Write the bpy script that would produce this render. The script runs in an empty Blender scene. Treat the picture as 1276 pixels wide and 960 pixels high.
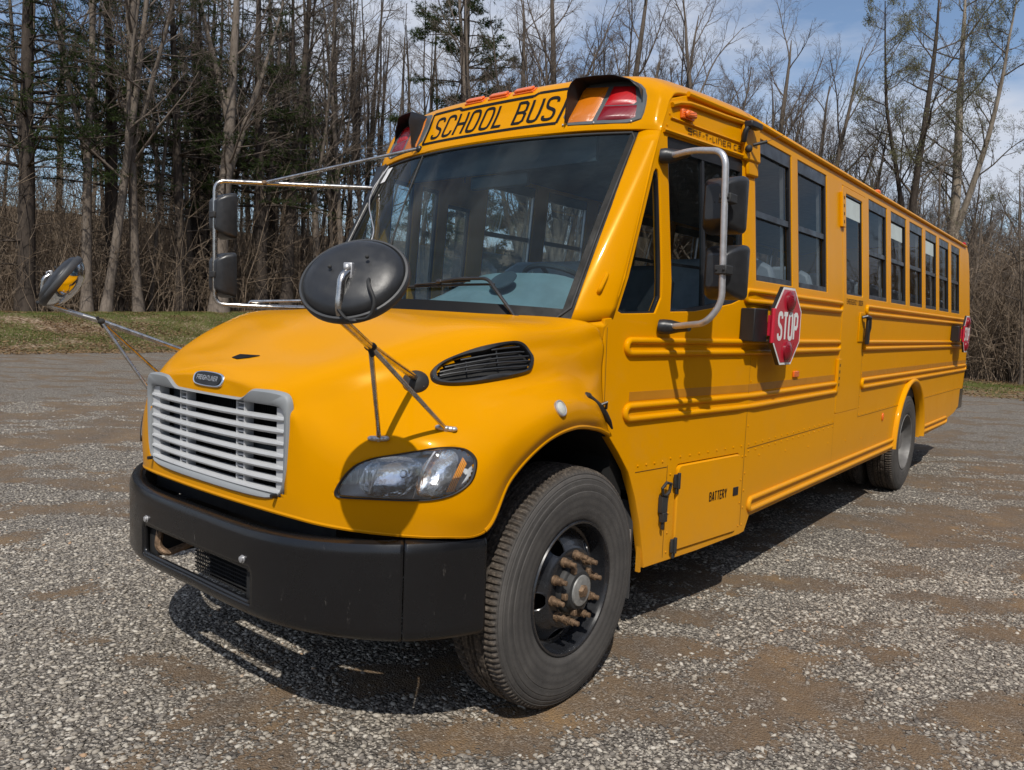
import bpy, bmesh, math, random
import numpy as np
from mathutils import Vector, Matrix
from mathutils.bvhtree import BVHTree

# ------------------------------------------------------------------ camera, light, exposure
scene = bpy.context.scene
COL = scene.collection
cam_d = bpy.data.cameras.new('camera'); cam = bpy.data.objects.new('camera', cam_d); COL.objects.link(cam)
cam_d.sensor_width = 36; cam_d.lens = 36 * 938.95 / 1276; cam_d.clip_start = 0.05; cam_d.clip_end = 2000
_r = Vector((0.77458178, 0.63127294, 0.03895551)); _u = Vector((-0.08644702, 0.0446552, 0.99525516)); _f = Vector((-0.62653808, 0.7742741, -0.08916077))
cam.matrix_world = Matrix(((_r.x, _u.x, -_f.x, 2.9267), (_r.y, _u.y, -_f.y, -2.6717), (_r.z, _u.z, -_f.z, 1.6884), (0, 0, 0, 1)))
scene.camera = cam
SUN = Vector((0.52, -0.62, 1.0)).normalized()
wd = bpy.data.worlds.new('World'); scene.world = wd; wd.use_nodes = True
nt = wd.node_tree; nt.nodes.clear()
N = nt.nodes.new; L = nt.links.new
sky = N('ShaderNodeTexSky'); sky.sky_type = 'NISHITA'; sky.sun_disc = False
sky.sun_elevation = math.asin(SUN.z); sky.sun_rotation = math.atan2(SUN.x, SUN.y); sky.dust_density = 0.6; sky.ozone_density = 2.5
tc = N('ShaderNodeTexCoord'); mp = N('ShaderNodeMapping'); mp.inputs['Scale'].default_value = (1.6, 1.6, 4.2)
mp.inputs['Location'].default_value = (0.35, 0.2, 0.0)
nz = N('ShaderNodeTexNoise'); nz.inputs['Scale'].default_value = 1.7; nz.inputs['Detail'].default_value = 9; nz.inputs['Roughness'].default_value = 0.56; nz.inputs['Distortion'].default_value = 0.25
rp = N('ShaderNodeValToRGB'); rp.color_ramp.elements[0].position = 0.42; rp.color_ramp.elements[1].position = 0.62
rp.color_ramp.elements[0].color = (0.03, 0.03, 0.03, 1); rp.color_ramp.elements[1].color = (0.9, 0.9, 0.9, 1)
mx = N('ShaderNodeMix'); mx.data_type = 'RGBA'
cl = N('ShaderNodeRGB'); cl.outputs[0].default_value = (5.2, 5.5, 6.2, 1)
bg = N('ShaderNodeBackground'); bg.inputs['Strength'].default_value = 0.125
out = N('ShaderNodeOutputWorld')
L(tc.outputs['Generated'], mp.inputs['Vector']); L(mp.outputs[0], nz.inputs['Vector']); L(nz.outputs['Fac'], rp.inputs['Fac'])
L(rp.outputs['Color'], mx.inputs[0]); L(sky.outputs[0], mx.inputs[6]); L(cl.outputs[0], mx.inputs[7])
L(mx.outputs[2], bg.inputs['Color']); L(bg.outputs[0], out.inputs['Surface'])
sd = bpy.data.lights.new('sun', 'SUN'); sd.energy = 3.9; sd.angle = math.radians(0.53); sd.color = (1.0, 0.95, 0.87)
sun = bpy.data.objects.new('sun', sd); COL.objects.link(sun); sun.rotation_mode = 'QUATERNION'
sun.rotation_quaternion = (-SUN).to_track_quat('-Z', 'Y'); sun.location = (10, -12, 20)
scene.view_settings.view_transform = 'Standard'; scene.view_settings.look = 'None'
scene.view_settings.gamma = 1; scene.view_settings.exposure = 0.0
scene.cycles.max_bounces = 8; scene.cycles.transparent_max_bounces = 24; scene.cycles.glossy_bounces = 4; scene.cycles.diffuse_bounces = 3
scene.cycles.caustics_reflective = False; scene.cycles.caustics_refractive = False

# ------------------------------------------------------------------ materials
class NT:
    def __init__(s, name):
        s.m = bpy.data.materials.new(name); s.m.use_nodes = True; s.t = s.m.node_tree; s.t.nodes.clear()
        s.o = s.t.nodes.new('ShaderNodeOutputMaterial')
    def n(s, typ, **k):
        x = s.t.nodes.new('ShaderNode' + typ)
        for a, b in k.items():
            if a.startswith('i_'):
                key = a[2:].replace('_', ' ')
                x.inputs[int(key) if key.isdigit() else key].default_value = b
            else: setattr(x, a, b)
        return x
    def l(s, a, b): s.t.links.new(a, b)
    def ramp(s, src, stops):
        r = s.n('ValToRGB'); e = r.color_ramp.elements
        while len(e) < len(stops): e.new(0.5)
        for i, (p, c) in enumerate(stops):
            e[i].position = p; e[i].color = (*c, 1) if len(c) == 3 else c
        s.l(src, r.inputs[0]); return r.outputs[0]
    def noise(s, scale, detail=4, rough=0.55, coord='Object', sc=(1, 1, 1), dist=0):
        t = s.n('TexCoord'); m = s.n('Mapping'); m.inputs['Scale'].default_value = sc
        s.l(t.outputs[coord], m.inputs[0]); x = s.n('TexNoise', i_Scale=scale, i_Detail=detail, i_Roughness=rough, i_Distortion=dist)
        s.l(m.outputs[0], x.inputs['Vector']); return x.outputs['Fac']
    def mix(s, f, a, b):
        m = s.n('Mix', data_type='RGBA')
        for v, i in ((f, 0), (a, 6), (b, 7)):
            if hasattr(v, 'links') : s.l(v, m.inputs[i])
            elif i == 0: m.inputs[0].default_value = v
            else: m.inputs[i].default_value = (*v, 1)
        return m.outputs[2]
    def bsdf(s, col=None, rough=0.5, metal=0, coat=0, coat_rough=0.05, bump=None, bstr=0.2, bdist=0.01, spec=0.5):
        b = s.n('BsdfPrincipled'); b.inputs['Metallic'].default_value = metal
        b.inputs['Coat Weight'].default_value = coat; b.inputs['Coat Roughness'].default_value = coat_rough
        b.inputs['Specular IOR Level'].default_value = spec
        if hasattr(col, 'links'): s.l(col, b.inputs['Base Color'])
        elif col: b.inputs['Base Color'].default_value = (*col, 1)
        if hasattr(rough, 'links'): s.l(rough, b.inputs['Roughness'])
        else: b.inputs['Roughness'].default_value = rough
        if bump is not None:
            bp = s.n('Bump'); bp.inputs['Strength'].default_value = bstr; bp.inputs['Distance'].default_value = bdist
            s.l(bump, bp.inputs['Height']); s.l(bp.outputs[0], b.inputs['Normal'])
        s.l(b.outputs[0], s.o.inputs[0]); return b

def simple(name, col, rough=0.5, metal=0, coat=0, var=0.25, scale=6, bstr=0.0, bscale=60, spec=0.5):
    t = NT(name)
    nv = t.noise(scale, 5, 0.6)
    a = tuple(c * (1 - var) for c in col); b = tuple(min(1, c * (1 + var)) for c in col)
    c = t.ramp(nv, [(0.3, a), (0.7, b)])
    rr = t.ramp(t.noise(scale * 2.3, 4), [(0.3, (max(0.02, rough - 0.08),) * 3), (0.7, (min(1, rough + 0.1),) * 3)])
    t.bsdf(c, rr, metal, coat, bump=t.noise(bscale, 4) if bstr else None, bstr=bstr, spec=spec)
    return t.m

def yellow_paint(name, dull=0.0):
    t = NT(name)
    nv = t.noise(1.3, 6, 0.6)
    c = t.ramp(nv, [(0.25, (0.600 + .14*dull, 0.250 + .060*dull, 0.0002)), (0.75, (0.635 + .14*dull, 0.266 + .062*dull, 0.0003))])  # dull also lifts the yellow, painting extra brightness onto the dimmer body panels
    # road dust thinly low on the panels
    g = t.n('TexCoord'); sp = t.n('SeparateXYZ'); t.l(g.outputs['Object'], sp.inputs[0])
    mr = t.n('MapRange'); mr.inputs[1].default_value = 1.0; mr.inputs[2].default_value = 0.45; mr.inputs[3].default_value = 0; mr.inputs[4].default_value = 0.32
    t.l(sp.outputs['Z'], mr.inputs[0])
    mm = t.n('Math', operation='MULTIPLY'); t.l(mr.outputs[0], mm.inputs[0]); t.l(t.noise(9, 6, 0.7), mm.inputs[1])
    ad = t.n('Math', operation='MULTIPLY_ADD'); t.l(t.ramp(t.noise(3.1, 8, 0.75), [(0.55, (0, 0, 0)), (0.8, (1, 1, 1))]), ad.inputs[0]); ad.inputs[1].default_value = 0.06 + .1*dull; t.l(mm.outputs[0], ad.inputs[2])
    c = t.mix(ad.outputs[0], c, (0.32, 0.22, 0.11))
    rr = t.ramp(t.noise(4, 6, 0.7), [(0.3, (0.20 + .14*dull,) * 3), (0.8, (0.28 + .18*dull,) * 3)])
    b_ = t.bsdf(c, rr, 0, 0.07 - .05*dull, 0.04 + .1*dull, bump=t.noise(1.6, 2, 0.5), bstr=0.10 + .1*dull, bdist=0.02, spec=0.16 - .06*dull)
    b_.inputs['IOR'].default_value = 1.28
    b_.inputs['Specular Tint'].default_value = (1.0, 0.75, 0.20, 1)
    return t.m

def glass(name, tint, refl=0.09, dirt=0.0, fm=1.3):
    t = NT(name)
    tr = t.n('BsdfTransparent'); tr.inputs[0].default_value = (*tint, 1)
    gl = t.n('BsdfGlossy'); gl.inputs['Roughness'].default_value = 0.015; gl.inputs['Color'].default_value = (0.95, 0.98, 1, 1)
    bp = t.n('Bump'); bp.inputs['Strength'].default_value = 0.04; bp.inputs['Distance'].default_value = 0.02
    t.l(t.noise(1.8, 2), bp.inputs['Height']); t.l(bp.outputs[0], gl.inputs['Normal'])
    fr = t.n('Fresnel'); fr.inputs['IOR'].default_value = 1.5
    ma = t.n('Math', operation='MULTIPLY_ADD'); t.l(fr.outputs[0], ma.inputs[0]); ma.inputs[1].default_value = fm; ma.inputs[2].default_value = refl - 0.05
    ma.use_clamp = True
    mx = t.n('MixShader'); t.l(ma.outputs[0], mx.inputs[0]); t.l(tr.outputs[0], mx.inputs[1]); t.l(gl.outputs[0], mx.inputs[2])
    last = mx.outputs[0]
    if dirt:  # dirt here is a mottled teal veil that turns the glass bluish
        df = t.n('BsdfDiffuse'); df.inputs[0].default_value = (0.28, 0.40, 0.45, 1)
        dn = t.ramp(t.noise(2.2, 7, 0.7, sc=(1, 1, 2.5)), [(0.35, (dirt * .4,) * 3), (0.75, (dirt * 1.8,) * 3)])
        m2 = t.n('MixShader'); t.l(dn, m2.inputs[0]); t.l(last, m2.inputs[1]); t.l(df.outputs[0], m2.inputs[2]); last = m2.outputs[0]
    t.l(last, t.o.inputs[0]); return t.m

def lens(name, col, emit=0):
    t = NT(name)
    w = t.n('TexWave', i_Scale=70.0, i_Distortion=0.0); g = t.n('TexCoord'); mpn = t.n('Mapping'); mpn.inputs['Rotation'].default_value = (0, 0.5, 0.2)
    t.l(g.outputs['Object'], mpn.inputs[0]); t.l(mpn.outputs[0], w.inputs['Vector'])
    c = t.ramp(w.outputs['Fac'], [(0.2, tuple(x * .65 for x in col)), (0.8, tuple(min(1, x * 1.15) for x in col))])
    b = t.bsdf(c, 0.25, 0, 0.35, 0.03, bump=w.outputs['Fac'], bstr=0.35, bdist=0.002)
    b.inputs['Subsurface Weight'].default_value = 0.0
    return t.m

M = {}
M['yellow'] = yellow_paint('school bus yellow paint')
M['yellow_lifted'] = yellow_paint('school bus yellow painted brighter on sides', 0.55)
M['tape'] = simple('yellow reflective tape', (0.47, 0.19, 0.006), 0.38, var=0.08)
M['black'] = simple('black paint', (0.012, 0.012, 0.013), 0.4, var=0.3)
M['lettering'] = simple('black lettering film', (0.006, 0.006, 0.006), 0.55, var=0.1, spec=0.2)
M['seam'] = simple('dark panel joint', (0.10, 0.045, 0.005), 0.7)
M['frame'] = simple('black window frame', (0.015, 0.015, 0.017), 0.35, var=0.3)
M['rubber'] = simple('black rubber', (0.022, 0.022, 0.022), 0.65, var=0.35, bstr=0.1)
M['plastic'] = simple('black moulded plastic', (0.020, 0.021, 0.023), 0.36, var=0.3, scale=12, bstr=0.06, bscale=300)
M['alu'] = simple('dull aluminium tube', (0.55, 0.55, 0.56), 0.42, metal=.7, var=0.12, scale=20)
M['steel'] = simple('weathered chrome tube', (0.55, 0.52, 0.48), 0.22, metal=1, var=0.3, scale=25)
M['rust'] = simple('rusty bronze steel', (0.22, 0.145, 0.09), 0.55, metal=0.6, var=0.5, scale=60, bstr=0.4, bscale=200)
M['grey'] = simple('grille bar plastic', (0.46, 0.47, 0.48), 0.34, var=.08, scale=5)
M['framegrey'] = simple('grille frame grey', (0.245, 0.26, 0.27), 0.48, var=0.08, scale=5)
M['dark'] = simple('underbody black', (0.010, 0.010, 0.010), 0.8, var=0.4)
M['inner'] = simple('interior dark vinyl', (0.030, 0.036, 0.042), 0.6, var=0.2)
M['ceiling'] = simple('interior headliner', (0.055, 0.065, 0.075), 0.6, var=0.1)
M['seat'] = simple('blue grey seat vinyl', (0.30, 0.36, 0.44), 0.5, var=0.15, scale=14)
M['dash'] = simple('grey dashboard plastic', (0.150, 0.185, 0.19), 0.5, var=0.2, scale=5)
M['mudflap'] = simple('grey rubber mudflap', (0.05, 0.05, 0.052), 0.7, var=0.25)
M['white'] = simple('white paint', (0.75, 0.75, 0.73), 0.5, var=0.05)
M['red'] = simple('red reflective sheeting', (0.50, 0.012, 0.035), 0.32, coat=0.5, var=0.1)
M['amber'] = lens('amber lens', (0.62, 0.17, 0.003))
M['redlens'] = lens('red lens', (0.50, 0.008, 0.012))
M['darkred'] = lens('dark red lens', (0.22, 0.006, 0.015))
M['orange'] = lens('orange marker lens', (0.85, 0.16, 0.015))
M['amber2'] = lens('amber reflector lens', (0.90, 0.34, 0.03))
M['silver'] = simple('silver lamp housing', (0.80, 0.84, 0.88), 0.30, metal=0, var=.15, scale=18)
M['chrome'] = simple('chrome reflector', (0.85, 0.86, 0.88), 0.07, metal=1, var=0.05)
M['lampchrome'] = simple('lamp reflector', (0.93, 0.95, 0.97), 0.10, metal=.9, var=.04, scale=30, bstr=.35, bscale=45)
M['mirror'] = simple('mirror glass', (0.75, 0.77, 0.79), 0.02, metal=1, var=0.02)
M['panelgrey'] = simple('lamp housing grey', (0.085, 0.095, 0.10), 0.35, var=0.2)
M['windshield'] = glass('windshield glass', (0.70, 0.89, 0.95), 0.060, dirt=0.024, fm=0.5)
M['pane_clear'] = glass('clear side glass', (0.95, 0.97, 0.96), 0.052, dirt=0.003, fm=0.5)
M['pane'] = glass('tinted side glass', (0.62, 0.65, 0.65), 0.055, dirt=0.006, fm=0.38)
M['clear'] = glass('clear lens', (0.97, 0.98, 1.0), 0.10, fm=1.6)
M['whitelens'] = simple('frosted lens', (0.55, 0.55, 0.50), 0.2, coat=0.8, var=0.15, scale=40)
M['overlay'] = simple('painted pane reflection', (0.50, 0.56, 0.54), 0.5, var=0.1)  # painted reflection: pale colour for bright patches in the window glass

def tyre_mat():
    t = NT('dusty tyre rubber')
    g = t.n('TexCoord'); sp = t.n('SeparateXYZ'); t.l(g.outputs['Object'], sp.inputs[0])
    # radius from the axle line (x)
    v = t.n('Combine' + 'XYZ'); t.l(sp.outputs['Y'], v.inputs[1]); t.l(sp.outputs['Z'], v.inputs[2])
    ln = t.n('VectorMath', operation='LENGTH'); t.l(v.outputs[0], ln.inputs[0])
    mr = t.n('MapRange'); mr.inputs[1].default_value = 0.500; mr.inputs[2].default_value = 0.520; t.l(ln.outputs['Value'], mr.inputs[0])
    side = t.ramp(t.noise(7, 7, 0.65), [(0.25, (0.055, 0.052, 0.050)), (0.75, (0.105, 0.098, 0.091))])
    wv = t.n('TexWave', wave_type='RINGS', rings_direction='X', i_Scale=9.0, i_Distortion=0.4, i_Detail=2.0); t.l(g.outputs['Object'], wv.inputs['Vector'])
    side = t.mix(t.ramp(wv.outputs['Fac'], [(0.3, (0, 0, 0)), (1, (0.35,) * 3)]), side, (0.032, 0.031, 0.030))
    mud = t.ramp(t.noise(60, 7, 0.8), [(0.36, (0.018, 0.016, 0.015)), (0.52, (0.070, 0.056, 0.044)), (0.72, (0.22, 0.185, 0.15))])
    c = t.mix(mr.outputs[0], side, mud)
    t.bsdf(c, 0.78, bump=t.noise(70, 6, 0.7), bstr=0.45, bdist=0.006, spec=0.25)
    return t.m
M['tyre'] = tyre_mat()

def bumper_mat():
    t = NT('scuffed black bumper paint')
    sc = t.ramp(t.noise(26, 8, 0.8, sc=(1, 1, .35)), [(0.625, (0, 0, 0)), (0.70, (0.6,) * 3)])
    c = t.mix(sc, (0.0075, 0.0078, 0.009), (0.13, 0.12, 0.11))
    n2 = t.ramp(t.noise(3, 6, 0.7), [(0.3, (0.17,) * 3), (0.7, (0.33,) * 3)])
    t.bsdf(c, n2, bump=t.noise(5, 3), bstr=0.08, bdist=0.02)
    return t.m
M['bumper'] = bumper_mat()
M['rim'] = simple('black wheel paint', (0.016, 0.017, 0.020), 0.27, var=0.3, scale=9, coat=0.3)
M['rimgrey'] = simple('dusty steel wheel', (0.13, 0.125, 0.12), 0.45, var=0.3, scale=9)

def bark(name, a, b, sc=8):
    t = NT(name)
    nv = t.noise(sc, 7, 0.7, sc=(1, 1, 0.18))
    c = t.ramp(nv, [(0.3, a), (0.7, b)])
    t.bsdf(c, 0.9, bump=t.noise(sc * 2.5, 6, 0.7, sc=(1, 1, 0.2)), bstr=0.7, bdist=0.03, spec=0.2)
    return t.m
M['bark_light'] = bark('light grey bark', (0.085, 0.068, 0.054), (0.235, 0.195, 0.16))
M['bark_dark'] = bark('dark pine bark', (0.030, 0.024, 0.020), (0.095, 0.075, 0.060))
M['bark_mid'] = bark('brown grey bark', (0.065, 0.052, 0.040), (0.18, 0.145, 0.115))
M['bark_pale'] = bark('pale mottled bark', (0.14, 0.11, 0.08), (0.42, 0.36, 0.29), 5)
M['twig'] = bark('twig bark', (0.085, 0.065, 0.052), (0.20, 0.165, 0.135), 5)
def leafy(name, a, b, scale=2.0, trans=0.25):
    t = NT(name)
    nv = t.noise(scale, 5, 0.65)
    c = t.ramp(nv, [(0.3, a), (0.7, b)])
    d = t.n('BsdfDiffuse'); t.l(c, d.inputs[0]); tl = t.n('BsdfTranslucent'); t.l(c, tl.inputs[0])
    m = t.n('MixShader'); m.inputs[0].default_value = trans; t.l(d.outputs[0], m.inputs[1]); t.l(tl.outputs[0], m.inputs[2]); t.l(m.outputs[0], t.o.inputs[0])
    return t.m
M['needle'] = leafy('pine needles', (0.022, 0.040, 0.014), (0.075, 0.100, 0.034))
M['bud'] = leafy('young spring leaves', (0.13, 0.13, 0.065), (0.27, 0.265, 0.15), 4, 0.4)
M['thicket'] = leafy('bare brush stems', (0.13, 0.098, 0.072), (0.34, 0.265, 0.195), 3, 0.0)
M['grassblade'] = leafy('spring grass blades', (0.085, 0.125, 0.030), (0.24, 0.25, 0.09), 0.8, 0.3)
M['deadleaf'] = leafy('dead oak leaves', (0.10, 0.060, 0.030), (0.34, 0.23, 0.13), 5, 0.15)

# ------------------------------------------------------------------ mesh helpers
def tag(o, label=None, cat=None, group=None, kind=None):
    if label: o['label'] = label
    if cat: o['category'] = cat
    if group: o['group'] = group
    if kind: o['kind'] = kind
    return o
def empty(name, loc=(0, 0, 0), label=None, cat=None, group=None):
    o = bpy.data.objects.new(name, None); COL.objects.link(o); o.location = loc; o.empty_display_size = 0.2
    return tag(o, label, cat, group)

class MB:
    def __init__(s): s.v = []; s.f = []
    def add(s, vs, fs):
        b = len(s.v); s.v += [tuple(v) for v in vs]; s.f += [tuple(b + i for i in f) for f in fs]; return s
    def hexa(s, p):
        return s.add(p, [(0, 3, 2, 1), (4, 5, 6, 7), (0, 1, 5, 4), (1, 2, 6, 5), (2, 3, 7, 6), (3, 0, 4, 7)])
    def box(s, x0, x1, y0, y1, z0, z1, fn=None):
        p = [(x0, y0, z0), (x1, y0, z0), (x1, y1, z0), (x0, y1, z0), (x0, y0, z1), (x1, y0, z1), (x1, y1, z1), (x0, y1, z1)]
        return s.hexa([fn(*q) for q in p] if fn else p)
    def tube(s, pts, r, n=10, closed=False, cap=True, flat=None):
        P = [Vector(p) for p in pts]; m = len(P); R = r if isinstance(r, (list, tuple)) else [r] * m
        b = len(s.v); up = None
        for i in range(m):
            if closed: t = (P[(i + 1) % m] - P[i - 1])
            else: t = (P[min(i + 1, m - 1)] - P[max(i - 1, 0)])
            if t.length < 1e-9: t = Vector((0, 0, 1))
            t.normalize()
            if up is None:
                up = Vector((0, 0, 1)) if abs(t.z) < 0.9 else Vector((1, 0, 0))
            a = t.cross(up)
            if a.length < 1e-6: a = t.orthogonal()
            a.normalize(); c = a.cross(t).normalized(); up = c
            for k in range(n):
                th = 2 * math.pi * k / n
                s.v.append(tuple(P[i] + a * (math.cos(th) * R[i]) + c * (math.sin(th) * R[i])))
        for i in range(m if closed else m - 1):
            j = (i + 1) % m
            for k in range(n):
                k2 = (k + 1) % n
                s.f.append((b + i * n + k, b + i * n + k2, b + j * n + k2, b + j * n + k))
        if cap and not closed:
            s.f.append(tuple(b + k for k in range(n))[::-1]); s.f.append(tuple(b + (m - 1) * n + k for k in range(n)))
        return s
    def lathe(s, prof, org=(0, 0, 0), axis=(1, 0, 0), n=48, rfn=None, close=False):
        ax = Vector(axis).normalized(); a = ax.orthogonal().normalized(); c = ax.cross(a); O = Vector(org); b = len(s.v)
        for i, (h, r) in enumerate(prof):
            for k in range(n):
                th = 2 * math.pi * k / n; rr = rfn(i, k, r) if rfn else r
                s.v.append(tuple(O + ax * h + a * (math.cos(th) * rr) + c * (math.sin(th) * rr)))
        m = len(prof)
        for i in range(m if close else m - 1):
            j = (i + 1) % m
            for k in range(n):
                k2 = (k + 1) % n; s.f.append((b + i * n + k, b + j * n + k, b + j * n + k2, b + i * n + k2))
        return s
    def cyl(s, p0, p1, r, n=16, r1=None):
        return s.tube([p0, p1], [r, r if r1 is None else r1], n)
    def ball(s, c, r, n=10, sc=(1, 1, 1)):
        prof = [(-math.cos(math.pi * i / (n // 2)) * r, max(1e-4, math.sin(math.pi * i / (n // 2)) * r)) for i in range(n // 2 + 1)]
        b = len(s.v); s.lathe(prof, (0, 0, 0), (0, 0, 1), n)
        for i in range(b, len(s.v)):
            v = s.v[i]; s.v[i] = (c[0] + v[0] * sc[0], c[1] + v[1] * sc[1], c[2] + v[2] * sc[2])
        return s
    def prism(s, poly, fn0, fn1):
        n = len(poly); a = [fn0(*p) for p in poly]; c = [fn1(*p) for p in poly]
        s.add(a + c, [tuple(range(n))[::-1], tuple(range(n, 2 * n))] + [(i, (i + 1) % n, n + (i + 1) % n, n + i) for i in range(n)])
        return s
    def build(s, name, mat, parent=None, smooth=35, bevel=0, seg=2, loc=None):
        me = bpy.data.meshes.new(name); me.from_pydata(s.v, [], s.f); me.update()
        bm = bmesh.new(); bm.from_mesh(me); bmesh.ops.recalc_face_normals(bm, faces=bm.faces); bm.to_mesh(me); bm.free()
        return finish(me, name, mat, parent, smooth, bevel, seg, loc)
def finish(me, name, mat, parent=None, smooth=35, bevel=0, seg=2, loc=None):
    mats = mat if isinstance(mat, (list, tuple)) else [mat]
    for m in mats: me.materials.append(m)
    if smooth:
        me.shade_smooth()
        try: me.set_sharp_from_angle(angle=math.radians(smooth))
        except Exception: pass
    o = bpy.data.objects.new(name, me); COL.objects.link(o)
    if parent: o.parent = parent
    if loc: o.location = loc
    if bevel:
        b = o.modifiers.new('bevel', 'BEVEL'); b.width = bevel; b.segments = seg; b.limit_method = 'ANGLE'; b.angle_limit = math.radians(40)
    return o
def copy_tree(o, parent=None, loc=None, rot=None, scale=None):
    c = o.copy(); COL.objects.link(c)
    if parent is not None: c.parent = parent
    if loc is not None: c.location = loc
    if rot is not None: c.rotation_euler = rot
    if scale is not None: c.scale = scale
    for ch in list(o.children): copy_tree(ch, c)
    return c
def rnd_path(pts, r=0.05, n=5):
    """polyline with rounded corners"""
    P = [Vector(p) for p in pts]; o = [P[0]]
    for i in range(1, len(P) - 1):
        a, b, c = P[i - 1], P[i], P[i + 1]; d = min(r, (a - b).length * .45, (c - b).length * .45)
        p0 = b + (a - b).normalized() * d; p2 = b + (c - b).normalized() * d
        for k in range(n + 1):
            t = k / n; o.append(p0 * (1 - t) ** 2 + b * 2 * t * (1 - t) + p2 * t * t)
    o.append(P[-1]); return o
def plate(outline, holes, thick, bevel=0.003):
    """2-D sheet with holes -> (verts 2D+depth, faces) using a filled curve; axes: local x,y ; depth z"""
    cu = bpy.data.curves.new('tmp', 'CURVE'); cu.dimensions = '2D'; cu.fill_mode = 'BOTH'; cu.extrude = thick / 2 - bevel; cu.bevel_depth = bevel; cu.bevel_resolution = 1
    for ring in [outline] + holes:
        sp = cu.splines.new('POLY'); sp.points.add(len(ring) - 1); sp.use_cyclic_u = True
        for i, (a, b) in enumerate(ring): sp.points[i].co = (a, b, 0, 1)
    ob = bpy.data.objects.new('tmp', cu); COL.objects.link(ob)
    dg = bpy.context.evaluated_depsgraph_get(); me = bpy.data.meshes.new_from_object(ob.evaluated_get(dg))
    bpy.data.objects.remove(ob); bpy.data.curves.remove(cu)
    return me
def rrect(y0, y1, z0, z1, r, n=4):
    o = []
    for cx, cy, a0 in ((y1 - r, z1 - r, 0), (y0 + r, z1 - r, 90), (y0 + r, z0 + r, 180), (y1 - r, z0 + r, 270)):
        for k in range(n + 1):
            a = math.radians(a0 + 90 * k / n); o.append((cx + r * math.cos(a), cy + r * math.sin(a)))
    return o
def smooth_poly(pts, it=2):
    for _ in range(it):
        q = []
        for i in range(len(pts)):
            a = pts[i]; b = pts[(i + 1) % len(pts)]
            q.append(tuple(a[k] * .75 + b[k] * .25 for k in range(len(a)))); q.append(tuple(a[k] * .25 + b[k] * .75 for k in range(len(a))))
        pts = q
    return pts
def inside(poly, x, y):
    c = False; n = len(poly); j = n - 1
    for i in range(n):
        if (poly[i][1] > y) != (poly[j][1] > y) and x < (poly[j][0] - poly[i][0]) * (y - poly[i][1]) / (poly[j][1] - poly[i][1]) + poly[i][0]: c = not c
        j = i
    return c

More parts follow.
